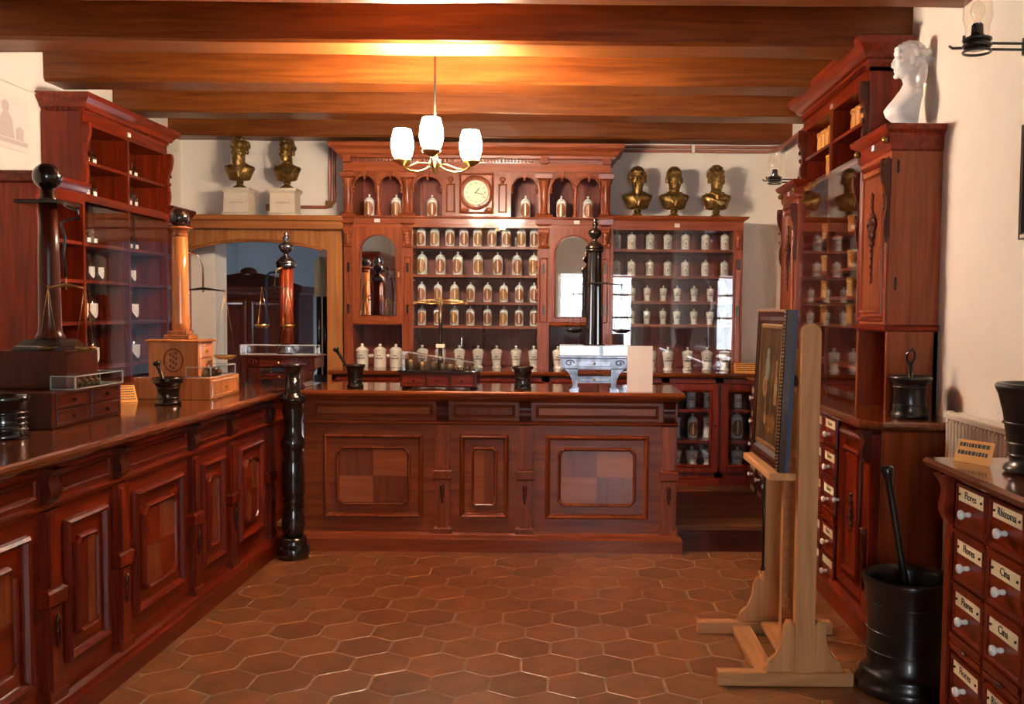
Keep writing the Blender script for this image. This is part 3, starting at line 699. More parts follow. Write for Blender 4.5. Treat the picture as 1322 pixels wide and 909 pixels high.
for k in range(7):
    a = .312 + k*.1319; Q('back_board', MB().bbox(a+.001, a+.1309, YW-.018, YW-.004, 1.0, 2.08, .003), 'backboard')
hd = Q('head', MB().box(.29, 1.31, YU-.004, YW, 2.08, 2.145), 'cabX')
Q('cornice', MB().tiers(.29, 1.31, YU-.004, YW, [(2.145,0),(2.155,.012),(2.165,.03),(2.18,.04),(2.185,.035)], (0,1,1,0)), 'cabX', hd)
Q('number_tag', MB().box(.78, .82, YU-.010, YU-.004, 2.10, 2.13), 'paper', hd)
Q('glass_pane', MB().box(.314, 1.233, YU-.006, YU-.001, 1.01, 2.08), 'glass')

# boarded doorway at the left
L2 = (-1.80, YU, .16)
dw = thing('doorway_surround', 'orange pine doorway surround of upright boards with a shallow arch', 'doorway', L2)
def D(name, mb, mat, par=None): return mb.build(name, mat, par or dw, L2)
zt0, zt1 = 1.905, 1.985
def archz(x): t = (x+2.45)/.55; return zt1 - (zt1-zt0)*t*t
nb = 17
for k in range(nb):
    a = -2.99 + k*(1.085/nb); b_ = a + 1.085/nb - .002
    D('header_board', MB().loft([[(a,7.36,archz(a)),(b_,7.36,archz(b_)),(b_,7.36,2.07),(a,7.36,2.07)], [(a,7.385,archz(a)),(b_,7.385,archz(b_)),(b_,7.385,2.07),(a,7.385,2.07)]]), 'pine')
D('arch_moulding', MB().tube([(-2.99+i*.0656, 7.352, archz(-2.99+i*.0656)-.008) for i in range(17)], .014, 6), 'pineX')
for k in range(2):
    D('jamb_board', MB().bbox(-1.905+k*.062, -1.844+k*.062, 7.355, 7.385, .16, 2.07, .003), 'pine')
D('jamb_board', MB().bbox(-3.05, -2.97, 7.355, 7.385, .16, 2.07, .003), 'pine')
D('reveal_board', MB().box(-1.905, -1.895, 7.385, 7.70, .16, 1.93), 'pine')
D('lintel_ledge', MB().tiers(-3.12, -1.765, YU, YW, [(2.06,.0),(2.065,.01),(2.12,.012),(2.13,.03),(2.155,.036),(2.165,.03)], (0,0,1,0)), 'pineX')

# clock
k_ = thing('wall_clock', 'round wooden clock with a pale roman dial in the carved shelving', 'clock', (-.744, YU-.004, 2.35))
MB().lathe([(.125,0),(.13,.012),(.128,.022),(.118,.03),(.108,.026),(.100,.032),(.094,.026),(.094,.012)], axis='Y', seg=40, cap=False).build('bezel', 'cabX', k_)
bd = MB()
for i in range(36): bd.sphere((.112*math.cos(i*PI/18), -.03, .112*math.sin(i*PI/18)), .005, 6, 4)
bd.build('bead_ring', 'cabX', k_)
MB().lathe([(.0005,.010),(.096,.010),(.096,.012),(.0005,.014)], axis='Y', seg=40, smooth=False).build('dial', 'ivory', k_)
num = ['XII','I','II','III','IIII','V','VI','VII','VIII','IX','X','XI']
for i, s in enumerate(num):
    a = PI/2 - i*PI/6; o = text(s, .024, 'ink', k_, (.072*math.cos(a), -.0148, .072*math.sin(a)), (PI/2, 0, 0), 'numeral')
def hand(ang, l, w):
    a = math.radians(ang); d = (math.sin(a), math.cos(a)); n_ = (d[1], -d[0])
    return MB().prism([(-d[0]*.012+n_[0]*w, -d[1]*.012+n_[1]*w), (d[0]*l*.7+n_[0]*w*1.6, d[1]*l*.7+n_[1]*w*1.6), (d[0]*l, d[1]*l), (d[0]*l*.7-n_[0]*w*1.6, d[1]*l*.7-n_[1]*w*1.6), (-d[0]*.012-n_[0]*w, -d[1]*.012-n_[1]*w)], -.0175, -.0155)
hand(36, .05, .0025).build('hour_hand', 'ink', k_); hand(104, .072, .002).build('minute_hand', 'ink', k_)

# copper conduit along the top of the back wall and down to the plinths
cd = thing('copper_pipe', 'pair of copper pipes along the top of the back wall turning down beside the shelving', 'pipe', (-1.95, YB-.03, 2.30))
def pipe(pts): return MB().tube([(x+1.95, y-YB+.03, z-2.30) for x,y,z in pts], .013, 8)
yy = YB-.03
pipe([(-2.46,yy,2.27),(-1.99,yy,2.27),(-1.962,yy,2.275),(-1.957,yy,2.30),(-1.957,yy,2.755),(-1.95,yy,2.775),(-1.93,yy,2.775),(1.58,yy,2.775),(1.63,yy-.03,2.775),(1.655,yy-.10,2.775),(1.66,yy-.9,2.775)]).build('outer_pipe', 'copper', cd)
pipe([(-1.985,yy,2.30),(-1.93,yy,2.30),(-1.922,yy,2.31),(-1.922,yy,2.725),(-1.915,yy,2.738),(-1.89,yy,2.742),(1.56,yy,2.742),(1.60,yy-.03,2.745),(1.625,yy-.10,2.745),(1.63,yy-.9,2.75)]).build('inner_pipe', 'copper', cd)
cl = MB()
for x in (-1.4, -.66, .15, .96): cl.box(x-.012+1.95, x+.012+1.95, -.018, .028, .43, .495)
cl.build('pipe_clip', 'porc', cd)
MB().box(-.04,.01,-.02,.02,-.03,.02).box(-.52,-.47,-.02,.02,-.06,-.01).build('valve', 'bronze', cd)
tag(MB().tube([(XL+.008, 4.0, 2.72),(XL+.008, 5.5, 2.70),(XL+.008, 7.6, 2.70)], .005, 6).build('wall_cable', 'cream'), 'thin pale cable along the left wall just below the beams', 'cable')

# ------------------------------------------------------------ left wall cabinet (faces +X)
lb = thing('base_cupboard', 'low mahogany cupboard under the bottle shelves along the left wall', 'cupboard', (-2.80, 5.19, 0), PI/2)
LL = 2.07
MB().box(0, LL, .02, .36, .06, .93).build('body', 'darkZ', lb)
MB().tiers(0, LL, 0, .36, [(0,.02),(.06,.02),(.08,0)], (1,1,1,0)).build('plinth', 'darkX', lb)
MB().tiers(0, LL, -.005, .365, [(.93,.0),(.945,.02),(.96,.03),(.98,.024)], (1,0,1,0)).build('top', 'ctop', lb)
for k in range(4):
    d = frame_mould(.03+k*.52, .51+k*.52, .10, .90, .02, .04, .02).build('door', 'darkZ', lb)
    MB().bbox(.10+k*.52, .44+k*.52, .008, .03, .17, .83, .004).build('panel', 'darkZ', d)
lh = thing('bottle_hutch', 'tall dark mahogany hutch of glass bottles standing along the left wall', 'hutch', (-2.925, 5.19, .981), PI/2)
DH = .24; xa, xb = .50, 1.66                        # taller middle part
for x in (0, xa-.012, (xa+xb)/2-.012, xb-.012, LL-.03):
    MB().box(x, x+.026, .0, DH, 0, 1.12 if x in (0, LL-.03) else 1.62).build('upright', 'mahZ', lh)
for k in range(14):
    a = .01 + k*(LL-.02)/14; MB().bbox(a+.001, a+(LL-.02)/14-.001, DH-.016, DH-.004, 0, 1.60 if xa-.05 < a < xb-.05 else 1.14, .002).build('back_board', 'darkZ', lh)
for z in (.10, .38, .632, .858): MB().box(.02, LL-.02, .006, DH-.014, z-.02, z).build('shelf', 'mahX', lh)
for z in (1.15, 1.35): MB().box(xa+.01, xb, .006, DH-.014, z-.02, z).build('shelf', 'mahX', lh)
for a, b_ in ((0, xa), (xb, LL)):
    MB().box(a, b_, -.004, DH, 1.08, 1.14).build('rail', 'mahX', lh)
    MB().tiers(a, b_, -.004, DH, [(1.14,0),(1.15,.015),(1.17,.03),(1.185,.045),(1.20,.045),(1.205,.04)], (1 if a == 0 else 0,0,1,0)).build('ledge_cornice', 'mahX', lh)
MB().box(xa, xb, -.004, .02, 1.10, 1.14).build('rail', 'mahX', lh)
MB().box(xa, xb, -.004, DH, 1.56, 1.63).build('frieze', 'mahX', lh)
o = MB().tiers(xa, xb, -.004, DH, CORN(1.62, .95), (1,1,1,0)).build('top_cornice', 'mahX', lh)
dentils(MB(), xa, xb, -.012, 1.635).build('dentil_row', 'mahX', o)['kind'] = 'stuff'
sd = MB()
for k in range(7): sd.box(xa-.022, xa-.008, .01+k*.033, .027+k*.033, 1.635, 1.657)
sd.build('side_dentil_row', 'mahX', o)['kind'] = 'stuff'
MB().box(xa-.016, xa-.002, 0, DH, 1.19, 1.63).build('side_panel', 'mahZ', lh)
MB().box(xb+.002, xb+.016, 0, DH, 1.19, 1.63).build('side_panel', 'mahZ', lh)
MB().box(0-.012, -.001, 0, DH, 0, 1.14).build('side_panel', 'mahZ', lh)
for x in (xa+.005, xb+.005): scroll_side(MB(), x, .04, 0, 1.2, 1.58).build('carved_bracket', 'mahZ', lh)
MB().box((xa+xb)/2-.015, (xa+xb)/2+.02, -.010, -.004, 1.585, 1.612).build('number_tag', 'paper', lh)
for a, b_ in ((xa+.02, xb+.0), (xb+.02, LL-.04)):
    MB().box(a, b_, -.016, -.011, .02, 1.08).build('glass_pane', 'glass', lh)

# bottles and jars
def patch(r, z0, z1, a, shape='rect', n=8, m=6, zoff=0.):
    """piece of a cylinder surface around -Y, half-angle a"""
    vs = []; fs = []
    for j in range(m+1):
        t = j/float(m); z = z0+(z1-z0)*t
        k = 1. if shape == 'rect' else (max(.08, math.sin(PI*(.06+.88*t))**.6) if shape == 'oval' else (1. if t > .45 else max(.05, t/.45)**.7))
        for i in range(n+1):
            q = -PI/2 + a*k*(2.*i/n-1); vs.append((r*math.cos(q), r*math.sin(q), z))
    for j in range(m):
        for i in range(n): fs.append((j*(n+1)+i, j*(n+1)+i+1, (j+1)*(n+1)+i+1, (j+1)*(n+1)+i))
    return vs, fs
def patch_mb(*a, **k): b = MB(); v, f = patch(*a, **k); return b.add(v, f, True)
def script_mb(r, lines, seed):
    """small illegible handwriting on a jar: rows of tiny strokes"""
    rnd = random.Random(seed); b = MB()
    for z, h, a in lines:
        q = -a
        while q < a:
            w = rnd.uniform(.05,.11); hh = h*rnd.uniform(.55,1.)
            v, f = patch(r, z-h*.3, z-h*.3+hh, w*.36, n=1, m=1)
            ca, sa = math.cos(q), math.sin(q); b.add([(x*ca-y*sa, x*sa+y*ca, zz) for x,y,zz in v], f); q += w*1.05
    return b
def jar_gold(name, s, mat):
    t = thing(name, 'tmp', 'jar')
    MB().lathe([(.040*s,0),(.043*s,.004*s),(.043*s,.138*s),(.041*s,.150*s),(.032*s,.160*s)], seg=16).build('body', 'porc', t)
    MB().lathe([(.030*s,.160*s),(.032*s,.163*s),(.018*s,.172*s),(.006*s,.178*s),(.006*s,.184*s),(.010*s,.190*s),(.010*s,.196*s),(.004*s,.200*s)], seg=12).build('lid', 'porc', t)
    l = patch_mb(.0436*s, .016*s, .134*s, 1.05, 'oval').build('label', mat, t)
    patch_mb(.0442*s, .028*s, .126*s, .085).build('name_band', 'porcC', l)
    return t
def jar_urn(name, s, seed, tall=1.):
    t = thing(name, 'tmp', 'jar')
    k = tall
    MB().lathe([(.036*s,0),(.037*s,.006*s),(.030*s,.016*s),(.029*s,.022*s),(.034*s,.06*s*k),(.040*s,.105*s*k),(.043*s,.118*s*k),(.043*s,.124*s*k)], seg=16).build('body', 'porcC', t)
    z = .124*s*k
    MB().lathe([(.042*s,z),(.038*s,z+.010*s),(.020*s,z+.018*s),(.007*s,z+.022*s),(.006*s,z+.028*s),(.011*s,z+.034*s),(.009*s,z+.041*s),(.003*s,z+.044*s)], seg=14).build('lid', 'porcC', t)
    script_mb(.0385*s, [(.085*s*k,.012*s,.35),(.066*s*k,.013*s,.72)], seed).build('lettering', 'ink', t)
    return t
def jar_oval(name, s):
    t = thing(name, 'tmp', 'jar')
    MB().lathe([(.036*s,0),(.038*s,.005*s),(.034*s,.012*s),(.034*s,.095*s),(.038*s,.10*s),(.038*s,.105*s)], seg=16).build('body', 'porcC', t)
    MB().lathe([(.036*s,.105*s),(.030*s,.118*s),(.014*s,.128*s),(.006*s,.130*s),(.008*s,.137*s),(.003*s,.141*s)], seg=12).build('lid', 'porcC', t)
    b = MB(); pts = [( .0352*s*math.cos(-PI/2+.62*math.cos(i*PI/10)), .0352*s*math.sin(-PI/2+.62*math.cos(i*PI/10)), (.055+.034*math.sin(i*PI/10))*s) for i in range(20)]
    b.tube(pts, .0016*s, 4, closed=True).build('oval_ring', 'ink', t)
    patch_mb(.0348*s, .034*s, .066*s, .32, 'oval').build('emblem', 'greyink', t)
    return t
def jar_handles(name, s, seed):
    t = thing(name, 'tmp', 'jar')
    MB().lathe([(.046*s,0),(.048*s,.004*s),(.048*s,.125*s),(.052*s,.13*s),(.052*s,.136*s)], seg=18).build('body', 'porcC', t)
    MB().lathe([(.050*s,.136*s),(.040*s,.150*s),(.018*s,.160*s),(.008*s,.164*s),(.013*s,.174*s),(.010*s,.182*s),(.003*s,.185*s)], seg=14).build('lid', 'porcC', t)
    for sx in (-1,1): MB().lathe([(.006*s,0),(.008*s,.008*s),(.016*s,.014*s),(.016*s,.020*s),(.006*s,.024*s)], (sx*.046*s,0,.09*s), 10, 'X', sx=1).build('handle', 'porcC', t) if sx > 0 else MB().lathe([(.006*s,0),(.008*s,-.008*s),(.016*s,-.014*s),(.016*s,-.020*s),(.006*s,-.024*s)], (-.046*s,0,.09*s), 10, 'X').build('handle', 'porcC', t)
    script_mb(.0488*s, [(.092*s,.013*s,.30),(.07*s,.014*s,.62)], seed).build('lettering', 'ink', t)
    return t
class Row:
    """copies of one prototype jar, the first placement uses the prototype itself"""
    def __init__(s, proto): s.p = proto; s.used = False
    def put(s, loc, label, group, rz=0., scale=None):
        if not s.used: o = s.p; s.used = True; o.location = loc; o.rotation_euler = (0,0,rz); o['label'] = label
        else: o = dup(s.p, loc, rz, label)
        if scale: o.scale = (scale,)*3
        o['group'] = group; return o
G1, G2 = Row(jar_gold('gold_labelled_jar', 1., 'gold')), Row(jar_gold('gold_labelled_jar', 1., 'gold2'))
G3, G4 = Row(jar_gold('gold_labelled_jar', .80, 'gold')), Row(jar_gold('gold_labelled_jar', .80, 'gold2'))
YJ = 7.44
tops = [(-1.592,'under the leftmost arch of the arcade'),(-1.381,'under the second arch from the left in the arcade'),(-1.101,'under the arch just left of the clock'),(-.372,'under the arch just right of the clock'),(-.092,'under the second arch from the right in the arcade'),(.116,'under the rightmost arch of the arcade')]
for x, w in tops: G1.put((x, YJ, 2.165), 'gold-labelled white jar standing alone '+w, 'jars in the arcade', random.uniform(-.15,.15), .92)
rows = [(1.944,[-1.188,-1.079,-.962,-.853,-.745,-.63,-.521,-.401,-.30],'top',(G1,G2),.84),
        (1.725,[-1.179,-1.034,-.898,-.741,-.587,-.436,-.303],'second',(G1,G2),.92),
        (1.516,[-1.182,-1.055,-.925,-.798,-.664,-.537,-.416,-.30],'third',(G3,G4),.98),
        (1.331,[-1.182,-1.055,-.925,-.798,-.664,-.537,-.416,-.30],'fourth',(G3,G4),.98)]
for z, X, nm, gs, sc in rows:
    for i, x in enumerate(X):
        gs[(i*7+len(X)) % 3 % 2].put((x, YJ+random.uniform(-.01,.01), z), 'gold-labelled white jar, %s from the left on the %s shelf below the clock' % (ORD[i], nm), 'gold-labelled jars on the %s shelf below the clock' % nm, random.uniform(-.2,.2), sc)
U4 = [Row(jar_urn('lidded_urn_jar', 1., 3)), Row(jar_urn('lidded_urn_jar', 1., 5))]
for i, x in enumerate([-1.172,-1.03,-.881,-.735,-.589,-.437,-.298]):
    U4[i % 2].put((x, YJ-.03, 1.0), 'cream urn-shaped lidded jar, %s from the left on the worktop below the clock shelves' % ORD[i], 'urn jars on the worktop below the clock', 0, 1.06)
U4[0].put((-.109, YJ-.03, 1.0), 'cream urn-shaped jar on the worktop below the right arched mirror', 'urn jars on the worktop below the clock', 0, 1.06)
HJ = Row(jar_handles('handled_jar', 1., 8))
HJ.put((-1.64, YJ-.05, 1.0), 'round lidded white jar with knob handles, left of three below the left mirror', 'jars with knob handles'); HJ.put((-1.50, YJ-.05, 1.0), 'round lidded white jar with knob handles, middle of three below the left mirror', 'jars with knob handles')
HJ.put((-1.375, YJ-.05, 1.0), 'round lidded white jar with knob handles half behind the glass weight case', 'jars with knob handles')
O1 = Row(jar_oval('oval_emblem_jar', 1.))
for nm, z, X, sc in (('top',1.933,[.345,.462,.607,.746,.884,1.041,1.192],1.0),('second',1.731,[.345,.462,.607,.746,.884,1.041,1.192],.93)):
    for i, x in enumerate(X): O1.put((x, YJ, z), 'small cream jar with an oval emblem, %s from the left on the %s right-hand shelf' % (ORD[i], nm), 'oval emblem jars on the right-hand shelving', random.uniform(-.1,.1), sc)
U3 = [Row(jar_urn('small_urn_jar', .74, 11)), Row(jar_urn('small_urn_jar', .74, 12))]
for nm, z in (('third',1.535),('fourth',1.356)):
    for i, x in enumerate([.35,.467,.588,.715,.824,.957,1.084,1.192]): U3[i % 2].put((x, YJ, z), 'small cream urn jar, %s from the left on the %s right-hand shelf' % (ORD[i], nm), 'small urn jars on the right-hand shelving', random.uniform(-.1,.1))
U5 = [Row(jar_urn('lidded_urn_jar', 1.08, 21)), Row(jar_urn('lidded_urn_jar', 1.08, 22))]
for i, x in enumerate([.47,.619,.753,.905,1.057,1.195]): U5[i % 2].put((x, YJ-.06, 1.0), 'large cream urn jar, %s from the left along the bottom of the right-hand shelving' % ORD[i], 'large urn jars under the right-hand shelving')
# jars behind the glass doors of the base cabinets
t = thing('straight_jar', 'tmp', 'jar'); MB().lathe([(.034,0),(.036,.004),(.034,.015),(.034,.10),(.036,.108),(.036,.118),(.02,.124)], seg=16).build('body', 'porc', t); script_mb(.0346, [(.075,.012,.5),(.058,.012,.7)], 31).build('lettering', 'ink', t)
SJ = Row(t)
for x, sc, w in ((.915,1.05,'left of two on the top shelf behind the left base-cabinet glass'),(1.046,1.0,'right of two on the top shelf behind the left base-cabinet glass'),(1.275,.85,'on the top shelf behind the corner base-cabinet glass'),(1.39,.9,'at the far right of the corner base-cabinet top shelf')):
    SJ.put((x, 7.2, .726), 'small straight white jar '+w, 'jars in the base cabinets', 0, sc)
t = thing('waisted_jar', 'tmp', 'jar'); MB().lathe([(.042,0),(.044,.006),(.038,.02),(.036,.05),(.036,.11),(.042,.14),(.044,.15),(.03,.158)], seg=16).build('body', 'porc', t); script_mb(.0366, [(.105,.012,.5),(.088,.012,.7)], 33).build('lettering', 'ink', t)
WJ = Row(t)
for x, w in ((.80,'left of the gold-labelled jar behind the left base-cabinet glass'),(1.049,'right of the gold-labelled jar behind the left base-cabinet glass'),(1.40,'at the far right on the middle shelf of the corner base cabinet')): WJ.put((x, 7.2, .495), 'waisted white jar '+w, 'jars in the base cabinets')
G1.put((.93, 7.2, .495), 'gold-labelled white jar on the middle shelf behind the left base-cabinet glass', 'jars in the base cabinets'); G1.put((1.27, 7.2, .495), 'gold-labelled white jar behind the corner base-cabinet glass', 'jars in the base cabinets', 0, 1.05)
HB = Row(jar_urn('wide_urn_jar', .95, 41, .85))
for x, w in ((.80,'left of three at the bottom of the left glazed base cabinet'),(.928,'middle of three at the bottom of the left glazed base cabinet'),(1.058,'right of three at the bottom of the left glazed base cabinet'),(1.275,'at the bottom of the corner glazed base cabinet')):
    o = HB.put((x, 7.2, .285), 'wide white urn jar '+w, 'jars in the base cabinets'); o.scale = (1.25,1.25,1.0)

# glass bottles of the left hutch
def bottle(name, h, r, lab):
    t = thing(name, 'tmp', 'bottle')
    MB().lathe([(r*.95,0),(r,.004),(r,h*.60),(r*.8,h*.68),(r*.36,h*.76),(r*.34,h*.84),(r*.46,h*.86)], seg=16).build('body', 'jarglass', t)
    MB().lathe([(r*.28,h*.83),(r*.30,h*.88),(r*.20,h*.90),(r*.38,h*.95),(r*.30,h*.99),(r*.08,h)], seg=12).build('stopper', 'jarglass', t)
    if lab: patch_mb(r*1.02, h*.10, h*.52, .75, 'shield').build('label', 'paper', t)
    return t
def cut_jar(name):
    t = thing(name, 'tmp', 'jar')
    MB().lathe([(.030,0),(.032,.004),(.032,.055),(.030,.065),(.026,.068)], seg=12, smooth=False).build('body', 'jarglass', t)
    MB().lathe([(.027,.068),(.030,.072),(.030,.088),(.012,.095),(.012,.10),(.004,.102)], seg=10, smooth=False).build('stopper', 'jarglass', t)
    patch_mb(.0325, .012, .04, .5).build('label', 'paper', t)
    return t
B1, B2, B3 = Row(bottle('labelled_bottle', .17, .037, True)), Row(bottle('labelled_bottle', .215, .05, True)), Row(bottle('labelled_bottle', .225, .054, True))
CJ = Row(cut_jar('cut_glass_jar'))
bays = {'near':[5.80,5.885,5.965], 'middle':[6.36,6.44,6.52], 'far':[6.93,7.02]}
def lshelf(row_, z, bay, n, nm, kind, xo):
    ys = bays[bay]
    for i in range(n):
        stp = .085 if row_ is CJ else .115
        row_.put((-3.02+xo, ys[0]+i*stp, z), '%s, %s from left, %s, %s bay, left hutch' % (kind, ORD[i], nm, bay), kind+'s in the left hutch', PI/2-.25)
for bay, nn in (('near',(3,3,3,3,2,2)),('middle',(3,3,3,2,2,2)),('far',(0,0,1,1,1,1))):
    lshelf(CJ, .981+1.35, bay, nn[0], 'top shelf', 'small clear glass jar', 0)
    lshelf(CJ, .981+1.15, bay, nn[1], 'second shelf', 'small clear glass jar', 0)
    lshelf(CJ, .981+.858, bay, nn[2], 'third shelf', 'small clear glass jar', 0)
    lshelf(B1, .981+.632, bay, nn[3], 'fourth shelf', 'clear bottle, white shield label', 0)
    lshelf(B2, .981+.38, bay, nn[4], 'fifth shelf', 'clear bottle, white shield label', 0)
    lshelf(B3, .981+.10, bay, nn[5], 'lowest shelf', 'clear bottle, white shield label', 0)

# turned wooden jars and a few porcelain jars in the right hutch
t = thing('turned_wooden_jar', 'tmp', 'jar'); MB().lathe([(.030,0),(.032,.006),(.028,.012),(.030,.05),(.028,.082),(.031,.086),(.031,.092)], seg=14).build('body', 'jarwood', t); MB().lathe([(.032,.092),(.032,.104),(.026,.110),(.010,.112)], seg=14).build('lid', 'jarwood', t)
TJ = Row(t)
for nm, y0, n in (('far',6.05,4),('near',5.33,4)):
    for i in range(n): TJ.put((1.58, y0-i*.085, .982+1.47), 'orange turned wooden jar, %s from the back, top shelf, %s bay, right hutch' % (ORD[i], nm), 'turned wooden jars in the right hutch', 0, 1.25)
for nm, y0 in (('far',5.75),('near',5.05)): TJ.put((1.56, y0, .982+1.285), 'orange turned wooden jar alone on second shelf, %s bay, right hutch' % nm, 'turned wooden jars in the right hutch', 0, 1.25)
for nm, z in (('third',.915),('fourth',.72),('fifth',.565),('sixth',.41)):
    for i, y in enumerate((5.15, 5.42, 5.72, 5.98)):
        TJ.put((1.60, y, .982+z), 'orange turned wooden jar, %s from front, %s shelf, behind right hutch glass' % (ORD[i], nm), 'turned wooden jars in the right hutch', 0, 1.05)

# ------------------------------------------------------------ busts
def ell(b, c, r, rot=None, seg=14, rings=9):
    pr = [(max(1e-3, math.sin(PI*k/rings)), -math.cos(PI*k/rings)) for k in range(rings+1)]
    Rm = Matrix.Rotation(rot[1], 3, rot[0]) if rot else None
    vs = []
    for q, z in pr:
        ring = []
        for i in range(seg):
            v = Vector((q*math.cos(2*PI*i/seg)*r[0], q*math.sin(2*PI*i/seg)*r[1], z*r[2]))
            if Rm: v = Rm @ v
            ring.append((v.x+c[0], v.y+c[1], v.z+c[2]))
        vs.append(ring)
    b.loft(vs, True, True, True)
def remesh(b, name, vox=.0045, it=3):
    me = b.mesh('tmp'); o = bpy.data.objects.new('tmp', me); COL.objects.link(o)
    m = o.modifiers.new('r', 'REMESH'); m.mode = 'VOXEL'; m.voxel_size = vox; m.use_smooth_shade = True
    s = o.modifiers.new('s', 'SMOOTH'); s.iterations = it; s.factor = .5
    dg = bpy.context.evaluated_depsgraph_get(); out = bpy.data.meshes.new_from_object(o.evaluated_get(dg))
    bpy.data.objects.remove(o); bpy.data.meshes.remove(me); out.name = name; out.materials.clear()
    for p_ in out.polygons: p_.use_smooth = True
    return out
def head(b, hz, turn=0., hair='short', beard='none', female=False, hs=1.):
    h = MB(); k = .92 if female else 1.
    ell(h, (0,.012,.045), (.054*k,.066,.058)); ell(h, (0,-.014,.0), (.046*k,.050,.060)); ell(h, (0,-.026,-.036), (.036*k,.034,.026))
    ell(h, (0,-.064,.004), (.008,.016,.020), ('X',-.35)); ell(h, (0,-.070,-.008), (.010,.010,.008))
    for s in (-1,1):
        ell(h, (s*.020,-.054,.028), (.018,.012,.0065), ('Y',s*.15)); ell(h, (s*.025,-.044,-.006), (.016,.014,.014))
        ell(h, (s*.019,-.052,.016), (.008,.006,.005)); ell(h, (s*.053*k,.008,.008), (.008,.014,.022))
    ell(h, (0,-.058,-.026), (.016,.009,.0045)); ell(h, (0,-.056,-.034), (.014,.009,.005)); ell(h, (0,-.054,-.054), (.015,.014,.012))
    ell(h, (0,-.052,.056), (.036,.012,.018))
    rnd = random.Random(hair+beard)
    if hair in ('short','curly','woman'):
        for i in range(110 if hair != 'curly' else 90):
            a = rnd.uniform(-PI, PI); e = rnd.uniform(-.15, PI/2)
            d = Vector((math.sin(a)*math.cos(e), math.cos(a)*math.cos(e), math.sin(e)))
            if d.y < -.35 and d.z < .62: continue
            r_ = rnd.uniform(.010,.016) if hair == 'curly' else rnd.uniform(.008,.012)
            ell(h, (d.x*.056*k, .012+d.y*.068, .045+d.z*.060), (r_, r_*1.2, r_), seg=8, rings=6)
    if hair == 'fringe':
        for i in range(50):
            a = rnd.uniform(-2.2, 2.2); e = rnd.uniform(-.45, .25)
            ell(h, (math.sin(a)*math.cos(e)*.056, .012+math.cos(a)*math.cos(e)*.068, .04+math.sin(e)*.06), (.009,.010,.010), seg=8, rings=6)
    if hair == 'woman':
        for i in range(16):
            a = i/16.*2*PI; ell(h, (math.cos(a)*.022, .088+.012*math.sin(i*2.3), .045+math.sin(a)*.022), (.015,.016,.015), seg=8, rings=6)
        for s in (-1,1):
            for j in range(9):
                t_ = j/8.; ell(h, (s*(.022+.034*t_), -.044+.11*t_, .078-.04*t_+.006*math.sin(j*2.)), (.013,.016,.014), seg=8, rings=6)
    if beard in ('full','goatee'):
        for i in range(60 if beard == 'full' else 26):
            a = rnd.uniform(-1.05,1.05) if beard == 'full' else rnd.uniform(-.4,.4); z = rnd.uniform(-.085,-.03)
            ell(h, (math.sin(a)*.046*(1+z*3.5), -.012-math.cos(a)*.050, z), (.010,.011,.016), seg=8, rings=6)
        ell(h, (0,-.048,-.075), (.022,.020,.030))
        for s in (-1,1): ell(h, (s*.012,-.066,-.020), (.014,.008,.006), ('Y',s*.4))
    Rt = Matrix.Rotation(turn, 3, 'Z')
    h.v = [tuple(Rt @ (Vector(v)*hs) + Vector((0,0,hz))) for v in h.v]
    n = len(b.v); b.v += h.v; b.f += [[i+n for i in f] for f in h.f]; b.sm += h.sm
def torso(b, lev, n=24, fwd=0.):
    rings = []
    for z, rx, ry, cy in lev:
        rings.append([(rx*math.copysign(abs(math.cos(2*PI*i/n))**.8, math.cos(2*PI*i/n)), cy+ry*math.copysign(abs(math.sin(2*PI*i/n))**.9, math.sin(2*PI*i/n)), z) for i in range(n)])
    b.loft(rings)
def socle(t, mat, z=.075, s=1.):
    MB().lathe([(.055*s,0),(.057*s,.006),(.055*s,.012),(.040*s,.022),(.024*s,.034),(.022*s,.042),(.030*s,.047),(.030*s,.052),(.024*s,.057),(.028*s,z)], seg=20).build('socle', mat, t)
def bust(label, loc, rz, hair, beard, drape, turn=0., square=True, female=False, sc=1.):
    t = thing('bronze_bust', label, 'bust', loc, rz, 'bronze busts on the back cabinets')
    b = MB()
    torso(b, [(.064,.050,.036,0),(.072,.078,.046,0),(.10,.088,.056,-.003),(.13,.100,.063,-.004),(.156,.112,.062,-.002),(.170,.108,.054,.0),(.182,.078,.046,.004),(.196,.046,.040,.006)])
    b.tube([(0,.010,.17),(0,.008,.20),(0,.002,.24)], [.046,.040,.042], 14)
    if drape:
        for k in range(5):
            x0 = -.085+k*.02; b.tube([(x0,-.030-.004*k,.185-.012*k),(-.03+k*.012,-.064,.135-.011*k),(.03+k*.008,-.066,.125-.004*k),(.095,-.035,.155+.004*k)], .0075, 6)
    else:
        for s in (-1,1): b.tube([(s*.052,-.028,.192),(s*.036,-.058,.16),(s*.012,-.066,.11),(s*.006,-.058,.08)], .006, 6)
    if hair == 'scarf':
        hair = 'short'
        for k in range(3): b.tube([(-.05,-.03,.195-.012*k),(0,-.064,.165-.018*k),(.052,-.03,.19-.012*k)], .010, 8)
    head(b, .272, turn, hair, beard, female, 1.12)
    me = remesh(b, 'figure'); o = link('figure', me, 'bronze', t)
    socle(t, 'bronze')
    t.scale = (sc,sc,sc); return t
